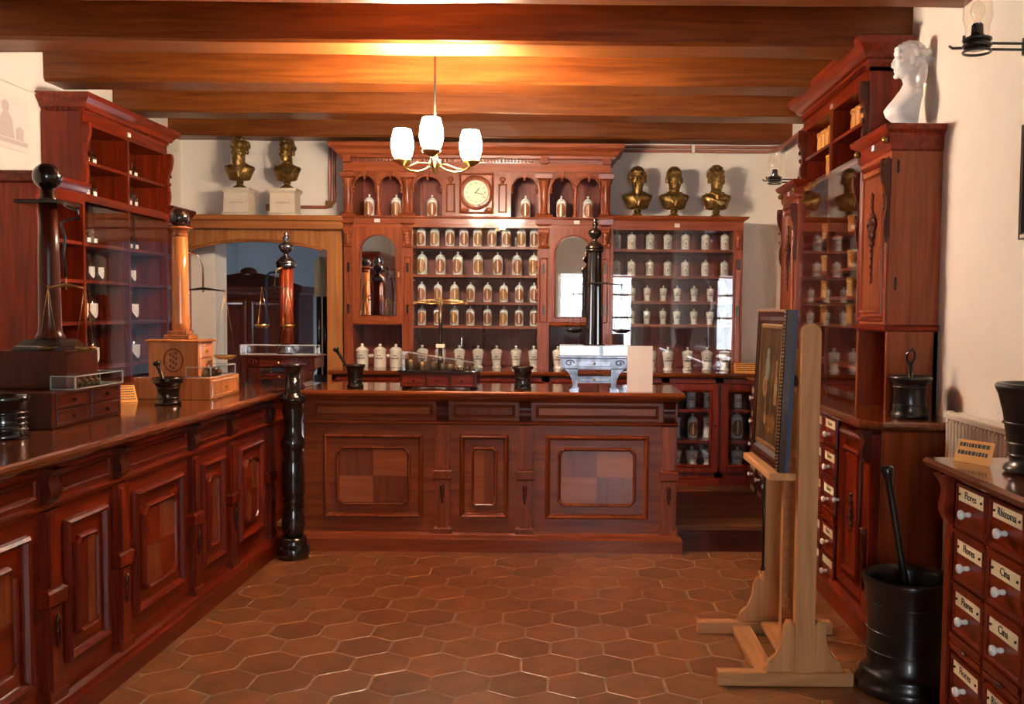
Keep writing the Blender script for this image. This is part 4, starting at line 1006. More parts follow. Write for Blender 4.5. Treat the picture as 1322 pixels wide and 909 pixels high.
def plinth(label, x, y, z):
    t = thing('stone_plinth', label, 'plinth', (x,y,z), 0, 'stone plinths on the doorway ledge')
    MB().tiers(-.098, .098, -.08, .08, [(0,.014),(.02,.014),(.032,0),(.18,-.004),(.19,.004),(.20,.012),(.218,.012)], (1,1,1,1)).build('block', 'stone', t)
    rnd = random.Random(x); lt = MB(); xx = -.05
    while xx < .05: lt.box(xx, xx+.005, -.0792, -.0775, .10, .114); lt.box(xx, xx+.009, -.0792, -.0775, .10+.011*rnd.random(), .104+.008*rnd.random()); xx += .014
    lt.build('lettering', 'greyink', t); return t
plinth('cream stone plinth under the bearded bronze bust at the left', -2.615, 7.46, 2.165)
plinth('cream stone plinth under the draped bronze bust beside the pipe bend', -2.255, 7.46, 2.165)
bust('bronze bust of a bearded man on the left stone plinth', (-2.61, 7.46, 2.383), .25, 'short', 'full', False, -.35, sc=1.03)
bust('bronze bust of a draped young figure on the right stone plinth', (-2.24, 7.46, 2.383), -.12, 'short', 'none', True, -.05, female=True, sc=1.0)
bust('bronze bust of a bald man with a goatee, leftmost on the right shelving', (.505, 7.46, 2.185), 0, 'fringe', 'goatee', False, 0, sc=1.05)
bust('bronze bust of a clean-shaven bald man, middle on the right shelving', (.792, 7.46, 2.185), 0, 'none', 'none', False, .1, sc=1.05)
bust('bronze bust of a man with wavy hair and neckcloth, rightmost on the shelving', (1.122, 7.46, 2.185), 0, 'scarf', 'none', True, .15, sc=1.05)
# white classical bust on the right hutch
t = thing('plaster_bust', 'white plaster bust of a woman in profile on the right hutch', 'bust', (1.60, 4.60, 2.322), -PI/2+.12)
b = MB()
torso(b, [(.035,.050,.044,.0),(.05,.060,.056,-.006),(.075,.074,.072,-.022),(.105,.085,.078,-.026),(.135,.096,.066,-.014),(.165,.10,.055,.004),(.19,.086,.046,.012),(.205,.055,.040,.014),(.22,.036,.034,.012)])
b.tube([(0,.016,.19),(0,.010,.235),(0,.0,.275)], [.040,.030,.034], 14)
for k in range(4): b.tube([(-.09,-.02,.17-.01*k),(-.02,-.088+.004*k,.11-.012*k),(.05,-.07,.10-.006*k),(.095,-.01,.14)], .007, 6)

for q in (-1, 0, 1): b.tube([(q*.02,.062,.32),(q*.032,.055,.28),(q*.045,.045,.24),(q*.055,.035,.195)], [.022,.026,.024,.018], 8)
head(b, .315, -.12, 'woman', 'none', True)
link('figure', remesh(b, 'figure'), 'gypsum', t)
MB().lathe([(.062,0),(.066,.005),(.066,.020),(.060,.028),(.056,.040)], seg=20).build('socle', 'gypsum', t)
t.scale = (1.02,)*3

# ------------------------------------------------------------ mortars
def mortar(label, loc, prof, mat, bands=(), pestle=None, pmat='bronzedark', name='mortar', seg=28, inner=None):
    t = thing(name, label, 'mortar', loc)
    H = prof[-1][1]; R = prof[-1][0]
    inn = inner or [(R*.90,H),(R*.84,H*.9),(R*.74,H*.5),(R*.55,H*.2),(R*.2,H*.14),(.002,H*.13)]
    MB().lathe(prof+inn, seg=seg).build('bowl', mat, t)
    for r, z, w in bands: MB().lathe([(r-.004,z-w),(r+.002,z-w*.7),(r+.004,z),(r+.002,z+w*.7),(r-.004,z+w)], seg=seg, cap=False).build('band', mat, t)
    if pestle:
        ps = thing('pestle', pestle[0], 'pestle', loc)
        a, e = Vector(pestle[1]), Vector(pestle[2]); n = len(pestle[3]); 
        MB().tube([a+(e-a)*s for s, r in pestle[3]], [r for s, r in pestle[3]], 12).build('shaft', pmat, ps)
        if len(pestle) > 4: pestle[4](ps)
    return t
PS = [(0,.022),(.06,.026),(.14,.018),(.25,.010),(.8,.009),(.9,.011),(.93,.018),(.97,.020),(1.,.012)]
SMALL = [(.048,0),(.052,.008),(.048,.016),(.042,.026),(.044,.05),(.046,.08),(.050,.11),(.058,.128),(.062,.136),(.060,.142)]
mortar('small dark bronze mortar with a slanting pestle at the left end of the back counter', (-1.33, 5.80, .97), SMALL, 'bronzedark', [(.045,.05,.004)], ('bronze pestle leaning out of the mortar at the left end of the back counter', (.01,0,.03), (-.125,0,.245), PS))
mortar('small dark bronze mortar standing alone right of the weight case', (-.30, 5.80, .97), [(.052,0),(.056,.006),(.050,.016),(.048,.05),(.050,.10),(.056,.118),(.066,.126),(.068,.134),(.066,.14)], 'ebony', [(.050,.03,.005),(.049,.07,.003)])
mortar('bronze mortar on the left counter in front of the light wood scale', (-2.0, 4.67, .97), [(.058,0),(.064,.006),(.062,.014),(.052,.024),(.052,.05),(.055,.09),(.066,.105),(.072,.112),(.070,.12),(.074,.13),(.072,.136)], 'bronzedark', [(.053,.035,.006),(.055,.085,.005)], ('thin dark pestle leaning left out of the bronze mortar on the left counter', (.01,0,.03), (-.07,.03,.21), PS))
mortar('black ringed mortar at the left edge of the photo on the left counter', (-2.06, 3.42, .97), [(.075,0),(.08,.01),(.072,.02),(.072,.12),(.082,.135),(.085,.15),(.082,.155)], 'ebony', [(.073,.035,.006),(.073,.055,.006),(.073,.075,.006),(.073,.095,.006)])
def loop_handle(ps):
    MB().tube([(.0,0,.24),(-.018,0,.262),(-.020,0,.285),(-.004,0,.305),(.004,0,.312),(.014,0,.298),(.018,0,.28),(.014,0,.262),(.0,0,.24)], .006, 8).build('loop_handle', 'iron', ps)
mortar('black footed mortar with a looped pestle on the right drawer counter', (1.535, 4.27, .982), [(.078,0),(.084,.006),(.082,.02),(.074,.03),(.076,.04),(.072,.052),(.070,.09),(.073,.15),(.082,.165),(.092,.172),(.096,.182),(.092,.19)], 'iron', [(.072,.06,.005),(.073,.14,.005)], ('looped iron pestle standing in the black mortar on the right drawer counter', (0,0,.03), (.0,0,.245), [(0,.03),(.2,.028),(.4,.012),(1.,.009)], loop_handle), 'iron')
mortar('large flared black mortar on the near right drawer chest', (1.39, 2.80, .98), [(.085,0),(.095,.01),(.09,.02),(.075,.03),(.078,.05),(.085,.10),(.098,.18),(.112,.235),(.120,.25),(.122,.262),(.116,.268)], 'iron', [(.08,.055,.006),(.085,.09,.005),(.095,.15,.005)])
big = [(.185,0),(.195,.015),(.19,.04),(.172,.055),(.178,.07),(.165,.085),(.150,.10),(.150,.20),(.154,.30),(.162,.38),(.172,.42),(.176,.435),(.172,.445)]
mortar('big black cast iron mortar on the floor beside the easel', (1.31, 3.60, 0), big, 'iron', [(.150,.16,.004),(.152,.24,.004),(.158,.345,.005)], ('long black iron pestle leaning in the floor mortar', (.05,0,.06), (-.092,.02,.865), [(0,.05),(.05,.055),(.12,.045),(.18,.022),(.3,.017),(.85,.014),(.93,.016),(.96,.024),(.99,.026),(1.,.02)]), 'iron', seg=40,
       inner=[(.158,.445),(.150,.42),(.135,.30),(.10,.16),(.05,.11),(.002,.105)])

# ------------------------------------------------------------ apothecary scales
def glass_case(label, loc, rz, w, d, h, group='glass cases on the scale boxes'):
    t = thing('glass_case', label, 'case', loc, rz, group); e = .003
    b = MB().box(0,w,0,e,0,h).box(0,w,d-e,d,0,h).box(0,e,e,d-e,0,h).box(w-e,w,e,d-e,0,h).box(0,w,0,d,h,h+e)
    b.build('glass', 'glass', t)
    f = MB(); q = .0022
    for x in (0,w):
        for y in (0,d): f.box(x-q,x+q,y-q,y+q,0,h+e)
    for z in (.001,h+e):
        for y in (0,d): f.box(0,w,y-q,y+q,z-q,z+q)
        for x in (0,w): f.box(x-q,x+q,0,d,z-q,z+q)
    f.build('edge', 'acryl', t); return t
def small_weights(n, loc, along, step, label, group):
    for i in range(n):
        s = .020*(1-.06*i); p_ = (loc[0]+along[0]*step*i, loc[1]+along[1]*step*i, loc[2])
        o = MB().lathe([(s*.9,0),(s,.002),(s,s*1.5),(s*.5,s*1.7),(s*.3,s*1.9),(s*.5,s*2.2),(s*.2,s*2.4)], seg=12).build('weight', 'weights')
        o.location = p_; tag(o, label % ORD[i], 'weight', group)
def scale_balance(t, c, half, zb, drop, pr, axis=(1,0), mat='brass', mat2='brass', tilt=0.):
    """beam with two hung pans; c = beam centre in local space"""
    ax = Vector((axis[0],axis[1],0)).normalized(); c = Vector((c[0],c[1],zb))
    pts = [c-ax*half+Vector((0,0,-.004-tilt)), c-ax*half*.5+Vector((0,0,.004-tilt*.5)), c+Vector((0,0,.01)), c+ax*half*.5+Vector((0,0,.004+tilt*.5)), c+ax*half+Vector((0,0,-.004+tilt))]
    bm_ = MB().tube(pts, [.003,.005,.008,.005,.003], 8).build('beam', mat2, t)
    MB().tube([c+Vector((0,0,-.01)), c+Vector((0,0,.05))], [.004,.001], 6).build('pointer', mat2, bm_)
    for s in (-1,1):
        e = c+ax*half*s+Vector((0,0,tilt*s)); pz = e.z-drop
        ch = MB()
        for k in range(3):
            a = 2*PI*k/3+.4; ch.tube([e, (e.x+pr*.95*math.cos(a), e.y+pr*.95*math.sin(a), pz+.012)], .0013, 5)
        ch.tube([e+Vector((0,0,-.004)), e+Vector((0,0,.006))], .004, 6)
        ch.build('chain', mat, t)
        MB().lathe([(.002,pz-.012),(pr*.5,pz-.010),(pr*.85,pz),(pr,pz+.012),(pr*.96,pz+.012),(pr*.8,pz+.003),(pr*.45,pz-.006),(.002,pz-.008)], (e.x,e.y,0), 18).build('pan', mat, t)
def drawer_face(t, x0, x1, y, z0, z1, mat, kmat='brass', par=None):
    o = MB().ringframe([rect(x0,x1,z0,z1,y), rect(x0,x1,z0,z1,y-.006,.002), rect(x0,x1,z0,z1,y-.006,.008), rect(x0,x1,z0,z1,y-.003,.010)]).build('drawer', mat, par or t)
    MB().lathe([(.003,0),(.005,.003),(.008,.008),(.006,.014),(.002,.016)], ((x0+x1)/2,y-.003,(z0+z1)/2), 8, 'Y').build('knob', kmat, o)
    return o
# local frame of the scales on the left counter: rotated +90 so that the drawers face +X (local -y)
t = thing('apothecary_scale', 'dark wood column scale with a black ball, nearest on the left counter', 'scale', (-2.02, 3.66, .97), PI/2)
MB().bbox(0, .56, 0, .33, .0, .145, .004).build('drawer_box', 'darkX', t)
for k in range(2):
    for j in range(2): drawer_face(t, .03+k*.27, .27+k*.27, 0, .012+j*.066, .070+j*.066, 'darkX', 'bronzedark')
MB().bbox(.16, .42, .03, .30, .145, .30, .004).build('pedestal', 'darkZ', t)
MB().tiers(.20, .38, .07, .25, [(.30,.01),(.315,.01),(.32,0),(.335,-.01),(.345,-.02)], (1,1,1,1)).build('column_base', 'ebony', t)
MB().lathe([(.055,.345),(.058,.355),(.05,.365),(.046,.375),(.044,.40),(.040,.70),(.036,.90)], (.29,.16,0), 24).build('column', 'darkZ', t)
MB().bbox(.20, .38, .07, .25, .90, .916, .004).build('cap_plate', 'ebony', t)
MB().lathe([(.032,.916),(.036,.925),(.028,.935),(.03,.96),(.024,.965)], (.29,.16,0), 20).build('neck', 'bronzedark', t)
MB().sphere((.29,.16,1.018), .056, 24, 16).build('ball_finial', 'ebony', t)
MB().tube([(.25,.07,.90),(.21,.03,.885),(.20,-.01,.87),(.205,-.015,.84),(.21,.03,.835),(.20,.06,.82),(.205,.045,.76),(.20,.05,.70),(.205,.045,.60)], .006, 8).build('hook_arm', 'iron', t)
scale_balance(t, (.205,.045), .075, .56, .255, .042, (0,1), 'bronze', 'brass')
glass_case('clear glass case of small weights on the dark scale box of the left counter', (-2.0, 3.80, 1.116), PI/2, .40, .10, .05)
small_weights(4, (-2.05, 3.90, 1.1165), (0,1), .055, 'small dark weight, %s from the front in the case of the dark scale', 'weights of the dark scale')
t = thing('apothecary_scale', 'honey-coloured wood column scale with a black ball on the left counter', 'scale', (-1.885, 4.92, .97), PI/2)
MB().bbox(0, .42, 0, .40, 0, .115, .003).build('drawer_box', 'honey', t)
drawer_face(t, .02, .40, 0, .012, .10, 'honey')
MB().bbox(.02, .22, .07, .33, .115, .30, .003).build('pedestal', 'honey', t)
MB().tiers(.02, .22, .07, .33, [(.30,.012),(.308,.014),(.315,0)], (1,1,1,1)).build('pedestal_top', 'honey', t)
for j in range(2): drawer_face(t, .05, .20, .07, .135+j*.08, .205+j*.08, 'honey')
ir = MB().tube([(.02-.001, .20+.05*math.cos(a*PI/10), .205+.06*math.sin(a*PI/10)) for a in range(20)], .004, 6, closed=True)
for k in range(9): ir.sphere((.02-.001, .20+.018*math.sin(k*2.1), .165+k*.01), .008, 6, 5, (.3,1,1))
ir.build('inlay', 'vinD', t)
MB().bbox(.055, .185, .135, .265, .315, .337, .003).bbox(.072, .168, .152, .248, .337, .36, .003).build('column_base', 'honey', t)
MB().lathe([(.047,.36),(.046,.40),(.043,.65),(.040,.855)], (.12,.20,0), 28).build('column', 'honey', t)
MB().lathe([(.040,.855),(.042,.865),(.038,.88),(.055,.895),(.068,.90),(.06,.908),(.02,.915)], (.12,.20,0), 24).build('capital', 'vin', t)
MB().sphere((.12,.20,.957), .050, 24, 16).build('ball_finial', 'ebony', t)
MB().tube([(.16,.17,.78),(.17,.12,.76),(.175,.10,.70),(.175,.10,.57)], .005, 8).build('hook_arm', 'steel', t)
scale_balance(t, (.175,.10), .115, .575, .36, .062, (0,1), 'brass', 'iron')
glass_case('clear glass case of coins and weights on the honey-coloured scale box', (-1.89, 4.94, 1.086), PI/2, .36, .13, .05)
small_weights(4, (-1.95, 5.0, 1.0865), (0,1), .07, 'small brass weight, %s from the front in the case of the honey scale', 'weights of the honey scale')

def arched_stand(t, w, d, h, mat):
    MB().box(0,w,0,d,h-.075,h).build('drawer_box', mat, t)
    MB().tiers(0,w,0,d,[(h-.01,0),(h-.004,.012),(h+.004,.012),(h+.006,.008)],(1,1,1,1)).build('top_plate', mat, t)
    for s in (0,1):
        pts = [(0,0),(.05,0),(.055,.03)]
        for i in range(9):
            a = i/8.; pts.append((.055+.055*a**2, .03+(h-.105)*a))
        pts += [(.11,h-.075),(0.,h-.075)]
        # legs curve inward towards the bottom
        pts = [(.055,0),(.11,0),(.115,.018),(.105,.02)] + [(.105+.0*a, .02) for a in ()] + [(.105,h*.45),(.105,h-.07),(0,h-.07)] + [(.0+.075*math.sin(PI/2*i/8), h-.07-(h-.095)*(1-math.cos(PI/2*i/8))) for i in range(1,9)]
        if s: pts = [(w-x,z) for x,z in pts]
        lg = MB().prism(pts, 0, d).build('leg', mat, t)
        x0 = .012 if not s else w-.098
        MB().tube([(x0+.043+.03*math.cos(i*.7)*(1-i/14.), -.004, h-.038+.02*math.sin(i*.7)*(1-i/14.)) for i in range(12)], .004, 6).build('scroll', mat, lg)
    MB().box(.10, w-.10, .01, d-.01, h*.22, h*.42).build('lower_drawer_box', mat, t)
    drawer_face(t, .10, w-.10, 0, h-.068, h-.015, mat)
    drawer_face(t, .108, w-.108, .01, h*.235, h*.405, mat)
def urn_finial(t, c, z, s, mat):
    MB().lathe([(.06*s,z),(.065*s,z+.01*s),(.058*s,z+.022*s),(.035*s,z+.045*s),(.016*s,z+.058*s),(.014*s,z+.068*s),(.034*s,z+.085*s),(.046*s,z+.105*s),(.044*s,z+.125*s),(.028*s,z+.132*s),(.014*s,z+.145*s),(.012*s,z+.15*s),(.022*s,z+.165*s),(.016*s,z+.18*s),(.010*s,z+.185*s),(.016*s,z+.197*s),(.003*s,z+.21*s)], (c[0],c[1],0), 18).build('urn_finial', mat, t)
def fluted(c, r0, r1, z0, z1, n=12, sub=4):
    rings = []
    for z, r in ((z0,r0),(z1,r1)):
        rings.append([(c[0]+r*(1-.09*abs(math.sin(n*a/2.)))*math.cos(a), c[1]+r*(1-.09*abs(math.sin(n*a/2.)))*math.sin(a), z) for a in [2*PI*i/(n*sub) for i in range(n*sub)]])
    return MB().loft(rings)
# fourth scale: black fluted column on a silvered stand
t = thing('apothecary_scale', 'black fluted column scale on a silvered arched stand, right on the back counter', 'scale', (-.068, 5.72, .97))
arched_stand(t, .413, .22, .205, 'silver')
MB().lathe([(.075,.265),(.07,.272),(.062,.278)], (.205,.11,0), 20).build('column_base', 'silver', t)
MB().box(.15,.26,.055,.165,.205,.266).build('column_socket', 'silver', t)
fluted((.205,.11), .054, .044, .275, .845).build('column', 'ebony', t)
MB().lathe([(.046,.84),(.058,.85),(.05,.865)], (.205,.11,0), 20).build('capital', 'bronzedark', t)
urn_finial(t, (.205,.11), .86, .92, 'bronzedark')
scale_balance(t, (.225,.045), .145, .645, .285, .058, (1,0), 'bronzedark', 'bronzedark')
MB().tube([(.22,.06,.84),(.222,.04,.80),(.222,.045,.66)], .005, 8).build('hook_arm', 'iron', t)
glass_case('wide glass case on the silvered stand of the black column scale', (-.072, 5.70, 1.184), 0, .42, .20, .055)
# third scale in the corner behind the post
t = thing('apothecary_scale', 'red column scale with a silver urn finial in the corner behind the post', 'scale', (-2.02, 5.80, .97))
arched_stand(t, .44, .22, .19, 'darkX')
MB().lathe([(.06,.195),(.062,.21),(.05,.235),(.045,.25)], (.235,.11,0), 20).build('column_base', 'silver', t)
for k in range(6):
    a = k*PI/3; MB().lathe([(.0185,.245),(.018,.74)], (.235+.026*math.cos(a),.11+.026*math.sin(a),0), 12).build('rod', 'vinD' if k % 2 else 'mahZ', t)
MB().lathe([(.056,.735),(.062,.75),(.055,.765)], (.235,.11,0), 20).build('capital', 'silver', t)
urn_finial(t, (.235,.11), .755, .98, 'silver')
scale_balance(t, (.19,.02), .078, .605, .235, .046, (1,0), 'brass', 'iron')
MB().tube([(.235,.06,.74),(.20,.03,.72),(.19,.02,.62)], .005, 8).build('hook_arm', 'brass', t)
glass_case('long glass case on the dark corner scale stand behind the post', (-2.03, 5.79, 1.168), 0, .46, .09, .055)

# hand balance standing on a three-drawer weight box
t = thing('weight_box', 'dark wooden box with three drawers under the brass weights on the back counter', 'box', (-1.04, 5.72, .97))
MB().bbox(.0, .465, 0, .20, .012, .10, .003).build('body', 'darkX', t)
MB().tiers(0,.465,0,.20,[(.098,0),(.102,.016),(.11,.016),(.113,.010)],(1,1,1,1)).build('lid_board', 'ebony', t)
for k in range(3): drawer_face(t, .015+k*.147, .15+k*.147, 0, .018, .088, 'mahX', 'bronzedark')
for x in (.012,.43):
    for y in (.012,.165): MB().lathe([(.014,0),(.016,.005),(.012,.012)], (x+.01,y+.01,0), 10).build('foot', 'ebony', t)
b = thing('beam_balance', 'slender brass beam balance standing on the weight box of the back counter', 'balance', (-.815, 5.86, 1.083))
MB().lathe([(.032,0),(.034,.006),(.022,.014),(.018,.05),(.022,.055),(.022,.06),(.013,.066),(.012,.18),(.011,.415)], seg=16).build('column', 'bronzedark', b)
MB().lathe([(.011,.10),(.0115,.10),(.010,.40)], seg=16).build('tube', 'steel', b)
MB().box(-.026,.026,-.014,.014,.135,.158).build('tag', 'ivory', b)
bm_ = MB()
for s in (-1,1):
    bm_.tube([(s*.002,0,.425),(s*.06,0,.43),(s*.13,0,.423),(s*.155,0,.412)], .0045, 6).tube([(s*.002,0,.408),(s*.07,0,.406),(s*.13,0,.414),(s*.155,0,.412)], .004, 6)
    bm_.tube([(s*.07,0,.406),(s*.07,0,.43)], .003, 6).sphere((s*.16,0,.408), .011, 8, 6)
bm_.build('beam', 'brass', b); MB().bbox(-.012,.012,-.010,.010,.395,.44,.003).build('fulcrum', 'brass', b)
MB().lathe([(.006,.44),(.008,.45),(.003,.465),(.006,.472),(.002,.48)], seg=10).build('finial', 'brass', b)
for i,(s,x) in enumerate(((.034,-.985),(.026,-.912),(.025,-.845),(.021,-.79),(.019,-.742),(.013,-.702),(.012,-.668),(.011,-.638),(.010,-.61))):
    t = thing('brass_weight', 'knobbed brass weight, %s from the largest at the left of the weight box' % ORD[i], 'weight', (x, 5.765, 1.083), 0, 'brass weights on the weight box')
    MB().lathe([(s*.92,0),(s,.002),(s*.98,s*1.9),(s*.5,s*2.05)], seg=16).build('body', 'weights', t)
    MB().lathe([(s*.22,s*2.0),(s*.18,s*2.25),(s*.34,s*2.5),(s*.26,s*2.8),(s*.05,s*2.9)], seg=12).build('knob', 'weights', t)
t = thing('glass_cover', 'sloping clear glass cover over the brass weights on the back counter', 'cover', (-1.03, 5.725, 1.083)); e = .003
za, zb = .115, .048; w = .45; d = .085
MB().prism([(0,0),(w,0),(w,zb),(0,za)], 0, e).prism([(0,0),(w,0),(w,zb),(0,za)], d-e, d).box(0,e,0,d,0,za).box(w-e,w,0,d,0,zb).prism([(0,za),(w,zb),(w,zb+e),(0,za+e)], 0, d).build('glass', 'glass', t)
f = MB()
for y in (0,d): f.tube([(0,y,za),(w,y,zb)], .0022, 4).tube([(0,y,0),(0,y,za)], .002, 4).tube([(w,y,0),(w,y,zb)], .002, 4)
f.tube([(0,0,za),(0,d,za)], .002, 4).build('edge', 'acryl', t)

# cards
def card(label, loc, rz, w, h, tilt, mat, lines=0, ink='ink', name='card', holder=True, words=None):
    t = thing(name, label, 'card', loc, rz)
    c, s = math.cos(tilt), math.sin(tilt)
    pt = lambda x, z, o=0.: (x, z*s - o*c, z*c + o*s)
    b = MB(); b.loft([[pt(0,0),pt(w,0),pt(w,h),pt(0,h)], [pt(0,0,.0015),pt(w,0,.0015),pt(w,h,.0015),pt(0,h,.0015)]]); b.build('sheet', mat, t)
    if holder and tilt: MB().prism([(.0,.0),(h*s*.98,0),(h*s*.98,h*c*.95)], w*.2, w*.25, 'X').prism([(.0,.0),(h*s*.98,0),(h*s*.98,h*c*.95)], w*.75, w*.8, 'X').build('easel_stand', 'acryl', t)
    rnd = random.Random(label); lb = MB()
    for k in range(lines):
        z = h*(1-(k+.9)/(lines+.9)); x = w*.07
        while x < w*.9:
            g = w*rnd.uniform(.04,.1); lb.loft([[pt(x,z,.0017),pt(min(x+g,w*.93),z,.0017),pt(min(x+g,w*.93),z+h*.35/lines,.0017),pt(x,z+h*.35/lines,.0017)],[pt(x,z,.002),pt(min(x+g,w*.93),z,.002),pt(min(x+g,w*.93),z+h*.35/lines,.002),pt(x,z+h*.35/lines,.002)]]); x += g+w*.02
    if lines: lb.build('lettering', ink, t)
    return t
card('blank white upright card at the right end of the back counter', (.335, 5.68, .97), .05, .155, .275, .06, 'paper', 0)
card('orange printed card leaning on the left counter between the two tall scales', (-2.30, 4.72, .97), PI/2-.9, .12, .11, .75, 'orange', 6)
card('orange printed card standing on the worktop by the right corner', (1.22, 7.08, 1.0), .06, .24, .075, .25, 'orange', 4)
card('orange card on a clear stand on the near drawer chest', (1.235, 3.03, .98), -PI/2+.5, .135, .075, .35, 'orange', 2)
card('white paper corner at the left edge of the left counter', (-2.02, 3.02, .97), PI/2, .12, .16, .3, 'paper', 0)
t = thing('stoppered_vial', 'tiny white stoppered vial behind the dark scale box', 'vial', (-2.16, 4.30, .97)); MB().lathe([(.014,0),(.015,.004),(.015,.05),(.008,.06)], seg=12).build('body', 'jarglass', t); MB().lathe([(.011,.06),(.012,.064),(.012,.078),(.008,.082)], seg=12).build('stopper', 'porc', t)
o = dup(t, (-2.12, 4.38, .97), 0, 'tiny white stoppered vial nearer the orange card on the left counter'); 

# ------------------------------------------------------------ chandelier
CX, CY, CZ = -.745, 5.13, 2.23
ch = thing('chandelier', 'three-armed brass chandelier with glowing opal shades hanging from the beams', 'chandelier', (CX, CY, CZ))
MB().tube([(0,0,.05),(0,0,ZC-CZ)], .007, 10).build('rod', 'bronzedark', ch)
MB().lathe([(.05,ZC-CZ-.04),(.055,ZC-CZ-.02),(.05,ZC-CZ)], seg=18).build('ceiling_rose', 'bronzedark', ch)
MB().lathe([(.004,-.05),(.012,-.04),(.02,-.02),(.034,0),(.03,.02),(.016,.035),(.012,.06)], seg=18).build('hub', 'brass', ch)
for k in range(3):
    a = -PI/2 + .06 + k*2*PI/3; ca, sa = math.cos(a), math.sin(a); r = .215
    pts = [(.02,.0),(.06,-.022),(.11,-.03),(.16,-.022),(.20,.0),(r,.022)]
    am = MB().tube([(q*ca,q*sa,z) for q,z in pts], .006, 8).tube([(.03*ca-.01*sa,.03*sa+.01*ca,.01),(.09*ca-.035*sa,.09*sa+.035*ca,.012),(.15*ca-.03*sa,.15*sa+.03*ca,-.005),(.19*ca,.19*sa,-.004)], .004, 6)
    ao = am.build('arm', 'brass', ch)
    MB().lathe([(.012,.0),(.03,.012),(.046,.02),(.05,.03),(.044,.034)], (r*ca,r*sa,.01), 18).build('gallery', 'brass', ao)
    prof = [(.036,.04),(.052,.065),(.062,.11),(.060,.15),(.050,.19),(.046,.205)]
    MB().lathe(prof + [(q-.003,z) for q,z in prof[::-1]], (r*ca,r*sa,0), 22, cap=False).build('shade', 'shade', ao)
    l = bpy.data.lights.new('chandelier_bulb', 'POINT'); l.energy = LAMP_BULB; l.color = (1., .82, .58); l.shadow_soft_size = .025
    lo = bpy.data.objects.new('chandelier_bulb', l); COL.objects.link(lo); lo.location = (CX+r*ca, CY+r*sa, CZ+.145)

# ------------------------------------------------------------ wall lamps
def sconce(label, loc, rz):                          # local: wall at +y, lamp ring at the origin
    t = thing('oil_lamp_sconce', label, 'wall lamp', loc, rz, 'unlit oil-lamp sconces')
    d = .234
    ar = MB().tube([(0,.05,-.012),(0,.10,-.012),(0,d-.02,-.012)], .005, 8).tube([(0,.05,.010),(0,.10,.010),(0,d-.02,.010)], .005, 8)
    ar.build('arm', 'iron', t)
    rg = MB()
    for z in (-.022,0,.022): rg.tube([(.048*math.cos(i*PI/10),.048*math.sin(i*PI/10),z) for i in range(20)], .005, 6, closed=True)
    for s in (-1,1): rg.tube([(s*.03,-.04,0),(s*.05,-.07,.004),(s*.066,-.075,.016)], .005, 6)
    rg.build('ring', 'iron', t)
    MB().box(-.03,.03,d-.02,d,-.035,.035).lathe([(.022,-.03),(.024,0),(.022,.03)], (0,d-.045,0), 12).build('wall_plate', 'iron', t)
    MB().lathe([(.045,-.01),(.047,.01),(.040,.028),(.022,.04),(.020,.075),(.016,.08)], seg=16).build('burner', 'bronzedark', t)
    MB().lathe([(.040,.03),(.043,.07),(.052,.10),(.050,.14),(.038,.19),(.034,.24),(.036,.26)], seg=20, cap=False).build('chimney', 'bulbglass', t)
    MB().lathe([(.010,.08),(.012,.09),(.024,.115),(.026,.135),(.018,.155),(.004,.163)], seg=16).build('bulb', 'bulbglass', t)
    return t
sconce('unlit oil-lamp sconce on the right wall near the top corner', (1.475, 3.52, 2.435), -PI/2)
sconce('unlit oil-lamp sconce beyond the right hutch in the far corner', (1.475, 6.98, 2.42), -PI/2)

# ------------------------------------------------------------ radiator
r_ = thing('radiator', 'cream ribbed panel radiator on the right wall behind the drawer chest', 'radiator', (1.615, 4.05, .10), -PI/2)
RL = 1.7
rib = MB(); n = int(RL/.034)
for i in range(n): rib.prism([(.008+i*.034,.0),(.014+i*.034,-.007),(.028+i*.034,-.007),(.034+i*.034,.0)], .02, .90, 'Z')
rib.build('ribs', 'cream', r_)['kind'] = 'stuff'
MB().bbox(0, RL, 0, .018, .0, .925, .004).box(0, RL, .05, .065, 0, .92).build('panel', 'cream', r_)
MB().bbox(0, RL, -.004, .07, .915, .93, .003).build('top_grille', 'cream', r_)
sl = MB()
for i in range(36): sl.box(.03+i*.045, .06+i*.045, -.006, -.003, .892, .908)
sl.build('slots', 'greyink', r_)['kind'] = 'stuff'
MB().lathe([(.014,0),(.018,.004),(.018,.03),(.012,.034)], (-.03,.03,.90), 12, 'Z').build('valve', 'cream', r_)
for x in (.2, 1.4): MB().box(x, x+.03, .065, .092, .1, .85).build('wall_bracket', 'cream', r_)

# ------------------------------------------------------------ easel and painting
ez = thing('easel', 'light beech studio easel standing on the tiles holding the dark painting', 'easel', (.88, 3.93, 0))
def E_(n, b, ax='Z'): return b.build(n, 'easel'+ax, ez, (.88, 3.93, 0))
for y in (3.60, 4.20): E_('runner', MB().bbox(.58, 1.105 if y < 4 else 1.19, y, y+.055, 0, .055, .004), 'X')
for y in (3.605, 4.205):
    E_('upright', MB().loft([[(.915+w_*math.cos(a), yy, z0+ (w_*math.sin(a) if z0 > 1 else 0)) for a, w_ in aa] for yy, aa in ()] ) if False else MB().prism([(.877,.055),(.953,.055),(.953,1.375)] + [(.915+.038*math.cos(i*PI/8), 1.375+.038*math.sin(i*PI/8)) for i in range(1,8)] + [(.877,1.375)], y, y+.045, 'Y'))
    for s in (-1,1):
        pts = [(0,.055)] + [(.0,.23)] + [(.012,.255),(.03,.255),(.042,.23),(.05,.17),(.07,.12),(.10,.095),(.115,.055)]
        E_('foot_bracket', MB().prism([(.915+s*(.038+q), z) for q, z in pts], y+.008, y+.036, 'Y'))
E_('stretcher', MB().bbox(.735, .82, 3.655, 4.20, .012, .040, .003), 'Y')
